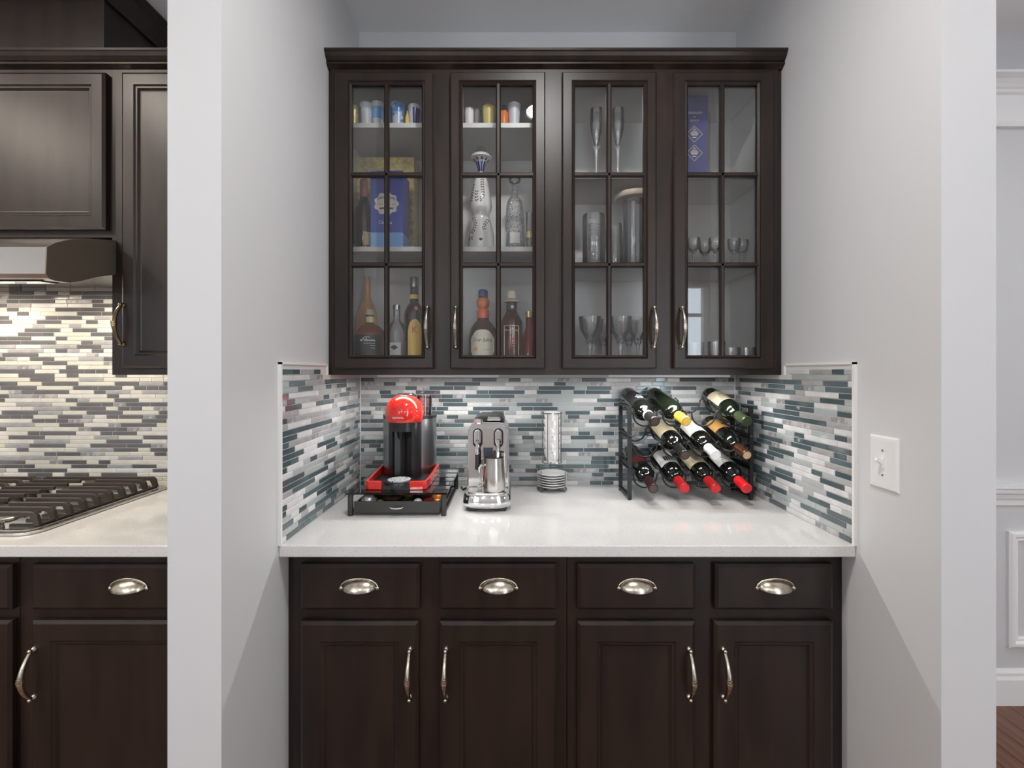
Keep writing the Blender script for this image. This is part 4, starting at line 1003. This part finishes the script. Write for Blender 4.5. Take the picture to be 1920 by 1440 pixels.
for sx_ in (-0.030, -0.022, -0.013, -0.005, 0.005, 0.013, 0.022, 0.030): pr.lathe([(0, -0.0004), (0.0018, -0.0004), (0.0018, 0), (0, 0)], (ex + sx_, by0 - 0.0008, ez - 0.002), 10, axis='Y')
pr.build('badge_print', 'box_blue', badge)
bt = MB()
for i in range(13):
    xx = -0.027 + 0.0045 * i; zz_ = ez + 0.0165 + 0.006 * (1 - (xx / 0.030) ** 2)
    bt.box(ex + xx - 0.0012, ex + xx + 0.0012, by0 - 0.0018, by0 - 0.0012, zz_ - 0.0024, zz_ + 0.0024)
bt.build('ribbon_print', 'badge_cream', badge)
text('lettering', 'Ca', 0.0165, 'white_ink', carton, (X(714.5, by0), by0 - 0.0008, Z(417, by0)), tilt=0.05)
text('lettering', 'a', 0.0165, 'white_ink', carton, (X(733, by0), by0 - 0.0008, Z(417.5, by0)), tilt=0.05)
def liquor(name, label, x_, y_, z_, prof, m, parts=(), n=32, sx=1.0, sy=1.0, cat='bottle'):
    t = thing(name, label, cat, (x_, y_, z_))
    g = lt('glass', prof, x_, y_, z_, m, n, t, sx, sy)
    for nm, pf, mm in parts: lt(nm, pf, x_, y_, z_, mm, 24, t)
    return t
t = liquor('wine_bottle', 'slim dark bottle with a pink capsule left of the blue box', X(683, 1.665), 1.665, z, [(0, 0), (0.031, 0), (0.033, 0.004), (0.033, 0.135), (0.030, 0.152), (0.018, 0.176), (0.0135, 0.190), (0.0135, 0.250), (0, 0.250)], 'bottle_green',
       [('capsule', [(0.0148, 0.192), (0.0148, 0.253), (0.013, 0.256), (0, 0.256)], 'cap_pink')])
MB().lathe([(0.0334, 0.015), (0.0334, 0.062)], (X(683, 1.665), 1.665, z), 10, a0=-PI / 2 + 0.2, a1=-PI / 2 + 1.3).build('label', 'cork_tan', t, smooth=True)
# painted ceramic bottle
cx_, cy_ = X(902, 1.68), 1.68
def ch(py_): return Z(py_, cy_) - z
k_ = cy_ / F
cpr = [(0, 0), (25 * k_, 0), (25.5 * k_, 0.006), (24.5 * k_, ch(440)), (22 * k_, ch(428)), (18 * k_, ch(414)), (16 * k_, ch(404)), (17 * k_, ch(400)), (20 * k_, ch(394)), (21 * k_, ch(387)), (20.3 * k_, ch(378)), (17.5 * k_, ch(360)), (14 * k_, ch(345)), (10.5 * k_, ch(334)), (6 * k_, ch(328)), (4.5 * k_, ch(324)), (0, ch(324))]
cb = liquor('ceramic_bottle', 'tall white ceramic bottle painted with dark leaf sprays and a bell stopper', cx_, cy_, z, cpr, 'porcelain')
stp = lt('stopper', [(4.0 * k_, ch(324.5)), (5.5 * k_, ch(318)), (9 * k_, ch(306)), (14 * k_, ch(300)), (20 * k_, ch(298)), (20.5 * k_, ch(296)), (18 * k_, ch(292.5)), (11 * k_, ch(291)), (0, ch(291))], cx_, cy_, z, 'porcelain', 32, cb)
lt('stopper_dome', [(11 * k_, ch(291.5)), (10.5 * k_, ch(284)), (8 * k_, ch(278)), (4 * k_, ch(275)), (0, ch(274.5))], cx_, cy_, z, 'chrome', 24, stp)
pet = MB()
for i in range(9):
    a0_ = 2 * PI * i / 9
    vs = []
    for (r_, h_, wa) in ((4.7 * k_, ch(323), 0.30), (6.0 * k_, ch(316), 0.30), (9.5 * k_, ch(305), 0.24), (13.0 * k_, ch(301), 0.12), (16 * k_, ch(299.3), 0.0)):
        for s in (-1, 1): vs.append((cx_ + (r_ + 0.0008) * math.cos(a0_ + s * wa), cy_ + (r_ + 0.0008) * math.sin(a0_ + s * wa), z + h_))
    pet.add(vs, [(2 * j, 2 * j + 1, 2 * j + 3, 2 * j + 2) for j in range(4)])
pet.build('petal_print', 'cobalt', stp)
def radius_at(h):
    for (r0, h0), (r1, h1) in zip(cpr[1:], cpr[2:]):
        if h0 <= h <= h1 and h1 > h0: return r0 + (r1 - r0) * (h - h0) / (h1 - h0)
    return 0.01
lf = MB()
def leaf(px_, py_, ang, ln=3.4, wd=1.1):
    c, s = math.cos(ang), math.sin(ang); vs = []
    for u, v in ((-ln, 0), (-ln * 0.3, wd), (ln * 0.4, wd * 0.8), (ln, 0), (ln * 0.4, -wd * 0.8), (-ln * 0.3, -wd)):
        qx, qy = px_ + u * c - v * s, py_ + u * s + v * c
        h = ch(qy); r = radius_at(h) + 0.0007; dxm = (qx - 902) * k_
        dxm = max(-r * 0.97, min(r * 0.97, dxm))
        vs.append((cx_ + dxm, cy_ - math.sqrt(max(r * r - dxm * dxm, 0)), z + h))
    lf.add(vs, [(0, 1, 2, 3, 4, 5)])
def spray(path, per=4.2):
    for (ax, ay), (bx, by) in zip(path, path[1:]):
        L = math.hypot(bx - ax, by - ay); n_ = max(1, int(L / per)); a = math.atan2(by - ay, bx - ax)
        for i in range(n_):
            qx, qy = ax + (bx - ax) * i / n_, ay + (by - ay) * i / n_
            leaf(qx + 1.8 * math.cos(a + 1.57), qy + 1.8 * math.sin(a + 1.57), a + 0.7, 2.6, 0.95); leaf(qx - 1.8 * math.cos(a + 1.57), qy - 1.8 * math.sin(a + 1.57), a - 0.7, 2.6, 0.95)
spray([(905, 337), (905, 352), (907, 372), (903, 382), (895, 382), (894, 370), (896, 360)]); spray([(888, 350), (886, 366), (883, 385)])
spray([(889, 414), (893, 424), (890, 438), (884, 446)]); spray([(915, 418), (908, 432), (911, 440)]); spray([(882, 452), (891, 452)])
for a in (-2.4, -1.9, -1.57, -1.2, -0.7): leaf(903 + 2.5 * math.cos(a), 458 + 3 * math.sin(a), a, 3.2, 0.9)
lf.build('leaf_print', 'black_ink', cb)
cb2 = liquor('crystal_bottle', 'clear diamond-cut crystal bottle with a round stopper', X(965, 1.70), 1.70, z, [(0, 0), (0.037, 0), (0.038, 0.004), (0.036, 0.10), (0.031, 0.168), (0.027, 0.190), (0.020, 0.202), (0.011, 0.208), (0.010, 0.245), (0.013, 0.250), (0, 0.250)], 'cut_glass',
             [('stopper', [(0.008, 0.251), (0.020, 0.262), (0.022, 0.275), (0.014, 0.285), (0, 0.288)], 'clear_glass')])
MB().lathe([(0.0378, 0.030), (0.0370, 0.068)], (X(965, 1.70), 1.70, z), 10, a0=-PI / 2 - 0.5, a1=-PI / 2 + 0.5).build('label', 'paper_white', cb2, smooth=True)
tag(lt('espresso_cup', shell(0.015, 0.018, 0.062), X(941, 1.645), 1.645, z, 'porcelain'), 'small white cup tucked between the painted and crystal bottles', 'cup')
t = liquor('cordial_glass', 'slim clear glass with a gold band at the right end of the shelf', X(993, 1.66), 1.66, z, shell(0.010, 0.013, 0.135), 'clear_glass', cat='glass')
lt('gold_band', [(0.0118, 0.045), (0.0122, 0.068)], X(993, 1.66), 1.66, z, 'gold_foil', parent=t)
# bottom shelf
z = SB
liquor('liquor_bottle', 'matte peach gold bottle with a long slender neck', X(689, 1.745), 1.745, z, [(0, 0), (0.042, 0), (0.044, 0.006), (0.044, 0.150), (0.041, 0.185), (0.034, 0.220), (0.022, 0.248), (0.014, 0.265), (0.0115, 0.285), (0.0115, 0.338), (0.0125, 0.340), (0.0125, 0.348), (0, 0.348)], 'peach')
ax_, ay_ = X(694, 1.628), 1.628
t = liquor('liquor_bottle', 'squat amber bottle with a black label and white lettering', ax_, ay_, z, [(0, 0), (0.048, 0), (0.050, 0.005), (0.050, 0.122), (0.046, 0.136), (0.034, 0.150), (0.016, 0.158), (0.0135, 0.162), (0.0135, 0.190), (0, 0.190)], 'amber',
           [('neck_label', [(0.0142, 0.164), (0.0142, 0.184)], 'paper_cream'), ('cork', [(0.017, 0.1905), (0.017, 0.207), (0.014, 0.210), (0, 0.210)], 'paper_tan')])
lb_ = MB().lathe([(0.0505, 0.008), (0.0505, 0.119)], (ax_, ay_, z), 24, a0=-PI / 2 - 1.2, a1=-PI / 2 + 1.2).build('label', 'paper_black', t, smooth=True)
sc_ = MB()
def on_label(a, h): return (ax_ + 0.0512 * math.sin(a), ay_ - 0.0512 * math.cos(a), z + h)
sc_.tube([on_label(-0.40 + 0.026 * i, 0.099 + 0.0035 * math.sin(i * 1.9) + (0.006 if i in (8, 9, 10, 17, 18) else 0)) for i in range(40)], 0.0009, 5)
sc_.tube([on_label(-0.15 + 0.05 * i, 0.108 + 0.003 * math.sin(PI * i / 9)) for i in range(10)], 0.0009, 5)
for h_, n_ in ((0.089, 14), (0.081, 6), (0.073, 5)):
    for i in range(n_): sc_.tube([on_label(0.60 - 0.055 * i, h_ - 0.0012), on_label(0.60 - 0.055 * i - 0.03, h_ + 0.0012)], 0.0007, 4)
sc_.build('script_print', 'white_ink', lb_)
dx_, dy_ = X(744, 1.655), 1.655
t = liquor('liquor_bottle', 'clear glass bottle with a white label and a dark diamond', dx_, dy_, z, [(0, 0), (0.036, 0), (0.037, 0.004), (0.037, 0.130), (0.030, 0.155), (0.014, 0.172), (0.012, 0.180), (0.012, 0.212), (0, 0.212)], 'clear_glass',
           [('stopper', [(0.0135, 0.2125), (0.0135, 0.229), (0, 0.229)], 'steel_grey')])
lb_ = MB().lathe([(0.0374, 0.045), (0.0374, 0.094)], (dx_, dy_, z), 14, a0=-PI / 2 - 0.62, a1=-PI / 2 + 0.62).build('label', 'paper_white', t, smooth=True)
MB().prism([(dx_ - 0.014, z + 0.077), (dx_, z + 0.068), (dx_ + 0.014, z + 0.077), (dx_, z + 0.086)], 'Y', dy_ - 0.0382, dy_ - 0.0372).build('diamond_print', 'black_ink', lb_)
kx_, ky_ = X(777, 1.64), 1.64
t = liquor('liquor_bottle', 'tall dark bottle with a yellow neck band and arched yellow label', kx_, ky_, z, [(0, 0), (0.0335, 0), (0.035, 0.005), (0.035, 0.192), (0.033, 0.206), (0.025, 0.223), (0.0165, 0.234), (0.015, 0.242), (0.015, 0.290), (0, 0.290)], 'bottle_black',
           [('neck_band', [(0.0158, 0.248), (0.0158, 0.263)], 'label_yellow'), ('cap', [(0.0162, 0.2905), (0.0162, 0.322), (0.014, 0.325), (0, 0.325)], 'steel_grey')])
ap = []
R2 = 0.0356
for i in range(13):
    a = -0.72 + 1.44 * i / 12 + 0.25
    hz = 0.132 + 0.042 * math.sqrt(max(0, 1 - ((a - 0.25) / 0.72) ** 2))
    ap.append((a, hz))
vs = []
for a, hz in ap: vs += [(kx_ + R2 * math.sin(a), ky_ - R2 * math.cos(a), z + 0.008), (kx_ + R2 * math.sin(a), ky_ - R2 * math.cos(a), z + hz)]
lb_ = MB().add(vs, [(2 * i, 2 * i + 2, 2 * i + 3, 2 * i + 1) for i in range(12)]).build('label', 'label_yellow', t, smooth=True)
text('lettering', 'K', 0.032, 'seal_red', lb_, (kx_ + 0.008, ky_ - 0.0364, z + 0.136))
MB().lathe([(0, -0.001), (0.007, -0.001), (0.007, 0), (0, 0)], (kx_ + 0.012, ky_ - 0.0300, z + 0.212), 14, axis='Y').build('seal', 'seal_red', t)
# second door
qx, qy = X(906, 1.640), 1.640
t = liquor('liquor_bottle', 'rounded bottle with a cream label, coral neck and orange ball stopper', qx, qy, z, [(0, 0), (0.046, 0), (0.050, 0.006), (0.052, 0.050), (0.051, 0.112), (0.045, 0.142), (0.034, 0.160), (0.024, 0.170), (0.021, 0.175), (0.021, 0.180), (0, 0.180)], 'liquor_dark',
           [('neck_sleeve', [(0.0205, 0.1805), (0.0215, 0.184), (0.0215, 0.208), (0.019, 0.212), (0, 0.212)], 'coral'), ('stopper', [(0.012, 0.2125), (0.020, 0.220), (0.0235, 0.232), (0.022, 0.244), (0.015, 0.253), (0, 0.255)], 'orange'), ('stopper_cap', [(0.017, 0.2555), (0.017, 0.276), (0.013, 0.281), (0, 0.281)], 'cobalt')])
vs = []; n_ = 20
for i in range(n_ + 1):
    a = -0.86 + 1.72 * i / n_; u = abs(a / 0.86)
    top = 0.137 - 0.034 * u ** 3.5; bot = 0.036 + 0.026 * u ** 4
    for j in range(7):
        hh = bot + (top - bot) * j / 6
        rr = 0.0528 if hh < 0.108 else 0.0528 - (hh - 0.108) * 0.17
        vs.append((qx + rr * math.sin(a), qy - rr * math.cos(a), z + hh))
lb_ = MB().add(vs, [(i * 7 + j, i * 7 + 7 + j, i * 7 + 8 + j, i * 7 + j + 1) for i in range(n_) for j in range(6)]).build('label', 'paper_white', t, smooth=True)
lb_.data.materials[0] = MATS['badge_cream']
text('lettering', 'Don Julio', 0.0185, 'black_ink', lb_, (qx, qy - 0.0534, z + 0.101), wrap=0.0534)
text('lettering', 'REPOSADO', 0.0075, 'orange', lb_, (qx + 0.010, qy - 0.0534, z + 0.068), wrap=0.0534)
MB().lathe([(0, -0.0006), (0.008, -0.0006), (0.008, 0), (0, 0)], (qx - 0.021, qy - 0.0492, z + 0.070), 14, axis='Y').build('seal', 'orange', lb_)
rx_, ry_ = X(959, 1.640), 1.640
t = liquor('liquor_bottle', 'dark bottle with an ornate dark red label and cream stopper', rx_, ry_, z, [(0, 0), (0.037, 0), (0.039, 0.005), (0.039, 0.158), (0.038, 0.168), (0.030, 0.186), (0.021, 0.200), (0.018, 0.207), (0.018, 0.236), (0, 0.236)], 'liquor_dark',
           [('neck_label', [(0.0188, 0.210), (0.0188, 0.228)], 'smoke'), ('collar', [(0.026, 0.2365), (0.027, 0.243), (0.019, 0.249), (0, 0.249)], 'paper_tan'), ('stopper', [(0.016, 0.2495), (0.0165, 0.268), (0.013, 0.276), (0, 0.277)], 'badge_cream')])
fm = MB().lathe([(0.0394, 0.042), (0.0394, 0.154)], (rx_, ry_, z), 14, a0=-PI / 2 - 0.72, a1=-PI / 2 + 0.72).build('label', 'liquor_dark', t, smooth=True)
fr = MB()
for hh in (0.045, 0.151): fr.tube([(rx_ + 0.0398 * math.sin(-0.68 + 1.36 * i / 10), ry_ - 0.0398 * math.cos(-0.68 + 1.36 * i / 10), z + hh) for i in range(11)], 0.0008, 6)
for a in (-0.68, 0.68): fr.tube([(rx_ + 0.0398 * math.sin(a), ry_ - 0.0398 * math.cos(a), z + 0.045), (rx_ + 0.0398 * math.sin(a), ry_ - 0.0398 * math.cos(a), z + 0.151)], 0.0008, 6)
fr.build('label_border', 'gold_foil', fm)
text('lettering', 'Gran Reserva', 0.0085, 'badge_cream', fm, (rx_, ry_ - 0.0400, z + 0.136), wrap=0.04)
rp = MB()
for i in range(16):
    a = 2 * PI * i / 16; rp.tube([(rx_ + 0.006 * math.cos(a), ry_ - 0.0402, z + 0.095 + 0.010 * math.sin(a)), (rx_ + 0.015 * math.cos(a + 0.3), ry_ - 0.0385, z + 0.095 + 0.026 * math.sin(a + 0.3))], 0.0009, 5)
rp.build('emblem_print', 'seal_red', fm)
MB().lathe([(0, -0.0008), (0.0055, -0.0008), (0.0055, 0), (0, 0)], (rx_ + 0.003, ry_ - 0.0190, z + 0.219), 14, axis='Y').build('seal', 'paper_white', t)
liquor('liquor_bottle', 'red liqueur bottle half hidden at the right of the second door', X(992, 1.70), 1.70, z, [(0, 0), (0.034, 0), (0.035, 0.005), (0.034, 0.085), (0.026, 0.115), (0.013, 0.150), (0.012, 0.19), (0, 0.19)], 'liquor_red', [('cap', cyl(0.0135, 0.1905, 0.212), 'gold_foil')])

# ------------------------------------------------------------------ things inside the stemware cabinet
z = SH_B[0] + 0.0003
for px_, lab in ((1118, 'tall champagne flute with a white tapered stem, at the left of the pair'), (1158.5, 'tall champagne flute with a white tapered stem, at the right of the pair')):
    x_ = X(px_, 1.68); t = thing('champagne_flute', lab, 'glass', (x_, 1.68, z), 'champagne flutes')
    hb = Z(276, 1.68) - z; ht = Z(205, 1.68) - z
    lt('stem', [(0, 0), (0.030, 0), (0.030, 0.0015), (0.006, 0.004), (0.0025, 0.010), (0.0030, hb - 0.06), (0.0060, hb - 0.012), (0.0130, hb - 0.002), (0.0150, hb - 0.001), (0.0100, hb), (0, hb)], x_, 1.68, z, 'stem_glass', 20, t)
    lt('bowl', [(0.003, hb + 0.0002), (0.010, hb + 0.02), (0.019, hb + 0.055), (0.022, hb + 0.085), (0.021, ht), (0.0198, ht), (0.0205, hb + 0.085), (0.0175, hb + 0.055), (0.008, hb + 0.022), (0, hb + 0.012)], x_, 1.68, z, 'clear_glass', 24, t)
    lt('bowl_core', [(0, hb + 0.004), (0.0045, hb + 0.012), (0.0075, hb + 0.034), (0.0065, hb + 0.052), (0.003, hb + 0.062), (0, hb + 0.064)], x_, 1.68, z, 'stem_glass', 16, t)
nb = thing('gift_box', 'slim navy blue box with award diamonds and white lettering', 'box', (0.655, 1.70, z))
nx0, nx1, ny = X(1279, 1.66), X(1327, 1.66), 1.66
nc = MB().box(nx0, nx1, ny, ny + 0.09, z, Z(180, ny)).build('carton', 'box_navy', nb)
nmid = X(1302, ny)
for s, py_, sz_ in (('AWARDED', 212, 0.0115), ('IN', 219.5, 0.0080), ('GOLD', 226, 0.0115)): text('lettering', s, sz_, 'white_ink', nc, (nmid, ny - 0.0006, Z(py_, ny)))
for py_ in (251.5, 287):
    cz = Z(py_, ny); r = 15.5 * ny / F; d = MB()
    for r_, r2 in ((r, r - 0.0022),):
        P = [(nmid + r_, cz), (nmid, cz + r_), (nmid - r_, cz), (nmid, cz - r_)]; Q = [(nmid + r2, cz), (nmid, cz + r2), (nmid - r2, cz), (nmid, cz - r2)]
        d.add([(a, ny - 0.0006, b_) for a, b_ in P] + [(a, ny - 0.0006, b_) for a, b_ in Q], [(k, (k + 1) % 4, 4 + (k + 1) % 4, 4 + k) for k in range(4)])
    dm_ = d.build('diamond_print', 'badge_cream', nc)
    bars = MB()
    for dz_, hw_, hh_ in ((0.0170, 0.004, 0.0018), (0.0100, 0.009, 0.0016), (0.0035, 0.014, 0.0022), (-0.0030, 0.012, 0.0022), (-0.0120, 0.007, 0.0016)):
        bars.box(nmid - hw_, nmid + hw_, ny - 0.0010, ny - 0.0006, cz + dz_ - hh_, cz + dz_ + hh_)
    bars.build('small_print', 'badge_cream', dm_)
z = SH_B[1] + 0.0003
t = thing('glass_vase', 'clear ribbed cylindrical glass vase on the middle shelf', 'vase', (X(1113, 1.68), 1.68, z))
vx = X(1113, 1.68); vh = Z(404, 1.68) - z
lt('vessel', [(0, 0), (0.036, 0), (0.040, 0.006), (0.041, vh - 0.02), (0.039, vh), (0.037, vh), (0.0385, vh - 0.02), (0.0375, 0.008), (0, 0.008)], vx, 1.68, z, 'clear_glass', 32, t)
rb = MB()
for i in range(22): rb.tube([(vx + 0.0175 * math.cos(2 * PI * j / 20), 1.68 + 0.0175 * math.sin(2 * PI * j / 20), z + 0.018 + i * 0.0065) for j in range(20)], 0.0026, 6, closed=True)
rb.build('ribbed_core', 'stem_glass', t, smooth=True)
cx_ = X(1188, 1.685)
t = thing('glass_canister', 'tall clear glass canister with a round cream lid', 'canister', (cx_, 1.685, z))
chh = Z(376, 1.685) - z
lt('vessel', [(0, 0), (0.034, 0), (0.036, 0.004), (0.036, chh - 0.001), (0.034, chh - 0.001), (0.034, 0.006), (0, 0.006)], cx_, 1.685, z, 'clear_glass', 32, t)
lt('lid', [(0, chh), (0.066, chh), (0.070, chh + 0.004), (0.070, chh + 0.016), (0.066, chh + 0.020), (0, chh + 0.020)], cx_, 1.685, z, 'wood_lid', 36, t)
lt('inner_tube', [(0, 0.0065), (0.0085, 0.0065), (0.0085, chh - 0.003), (0, chh - 0.003)], cx_, 1.685, z, 'frost_white', 16, t)
x_ = X(1153, 1.775)
t = thing('glass_pitcher', 'clear glass pitcher beside the cream-lidded canister', 'pitcher', (x_, 1.775, z))
lt('vessel', [(0, 0), (0.032, 0), (0.034, 0.004), (0.030, 0.12), (0.026, 0.185), (0.0245, 0.185), (0.0285, 0.12), (0.032, 0.006), (0, 0.006)], x_, 1.775, z, 'clear_glass', 28, t)
gob = [(0, 0), (0.024, 0), (0.024, 0.0012), (0.006, 0.004), (0.0035, 0.010), (0.0035, 0.040), (0.006, 0.046), (0.018, 0.060), (0.023, 0.080), (0.023, 0.098), (0.0215, 0.098), (0.0215, 0.080), (0.016, 0.061), (0, 0.050)]
GM = MB().lathe(gob, (0, 0, 0), 24).mesh('goblet', 'clear_glass', True, 50)
for px_, yy, lab in ((1300, 1.66, 'small stemmed goblet at the far left of the middle shelf row'), (1322, 1.70, 'small stemmed goblet second in the row, behind the mullion'), (1341, 1.65, 'small stemmed goblet just left of the last door mullion'), (1376, 1.67, 'small stemmed goblet upright right of the last door mullion'), (1391, 1.69, 'small stemmed goblet at the right end of the middle shelf row')):
    tag(obj('goblet', GM, None, (X(px_, yy), yy, z)), lab, 'glass', 'small goblets on the middle shelf')
z = SB
mar = [(0, 0), (0.032, 0), (0.032, 0.0015), (0.007, 0.005), (0.0045, 0.012), (0.0042, 0.075), (0.007, 0.086), (0.013, 0.098), (0.016, 0.108), (0.034, 0.140), (0.040, 0.186), (0.0385, 0.186), (0.0325, 0.141), (0.014, 0.110), (0, 0.102)]
MM_ = MB().lathe(mar, (0, 0, 0), 28).mesh('bowl', 'clear_glass', True, 50)
MS_ = MB().lathe([(0, 0.006), (0.0050, 0.010), (0.0052, 0.070), (0.0085, 0.088), (0, 0.100)], (0, 0, 0), 16).mesh('stem', 'stem_glass', True, 50)
for px_, yy, lab in ((1106, 1.645, 'front margarita glass with flared bowl behind the left pane'), (1163, 1.645, 'front margarita glass with flared bowl behind the right pane'), (1112, 1.735, 'rear margarita glass behind the left front one'), (1131, 1.80, 'rear margarita glass beside the door mullion'), (1179, 1.78, 'rear margarita glass behind the right front one'), (1196, 1.675, 'margarita glass at the right edge of the third door')):
    t = thing('margarita_glass', lab, 'glass', (X(px_, yy), yy, z), 'margarita glasses on the bottom shelf')
    obj('bowl', MM_, t, (X(px_, yy), yy, z)); obj('stem', MS_, t, (X(px_, yy), yy, z))
TMB = MB().lathe([(0, 0), (0.026, 0), (0.0275, 0.004), (0.030, 0.098), (0.0285, 0.098), (0.026, 0.010), (0, 0.010)], (0, 0, 0), 24).mesh('tumbler', 'clear_glass', True, 50)
TMC = MB().lathe([(0, 0), (0.028, 0), (0.030, 0.004), (0.031, 0.078), (0.0295, 0.078), (0.028, 0.012), (0, 0.012)], (0, 0, 0), 24).mesh('tumbler', 'clear_glass', True, 50)
for px_, yy, me, lab in ((1343, 1.63, TMB, 'tall clear tumbler just left of the last door mullion'), (1371, 1.65, TMC, 'short clear tumbler just right of the last door mullion'), (1399, 1.66, TMC, 'short clear tumbler at the right end of the bottom shelf'), (1304, 1.68, TMB, 'tall clear tumbler behind the left pane of the last door')):
    tag(obj('tumbler', me, None, (X(px_, yy), yy, z)), lab, 'glass', 'tumblers on the bottom shelf')
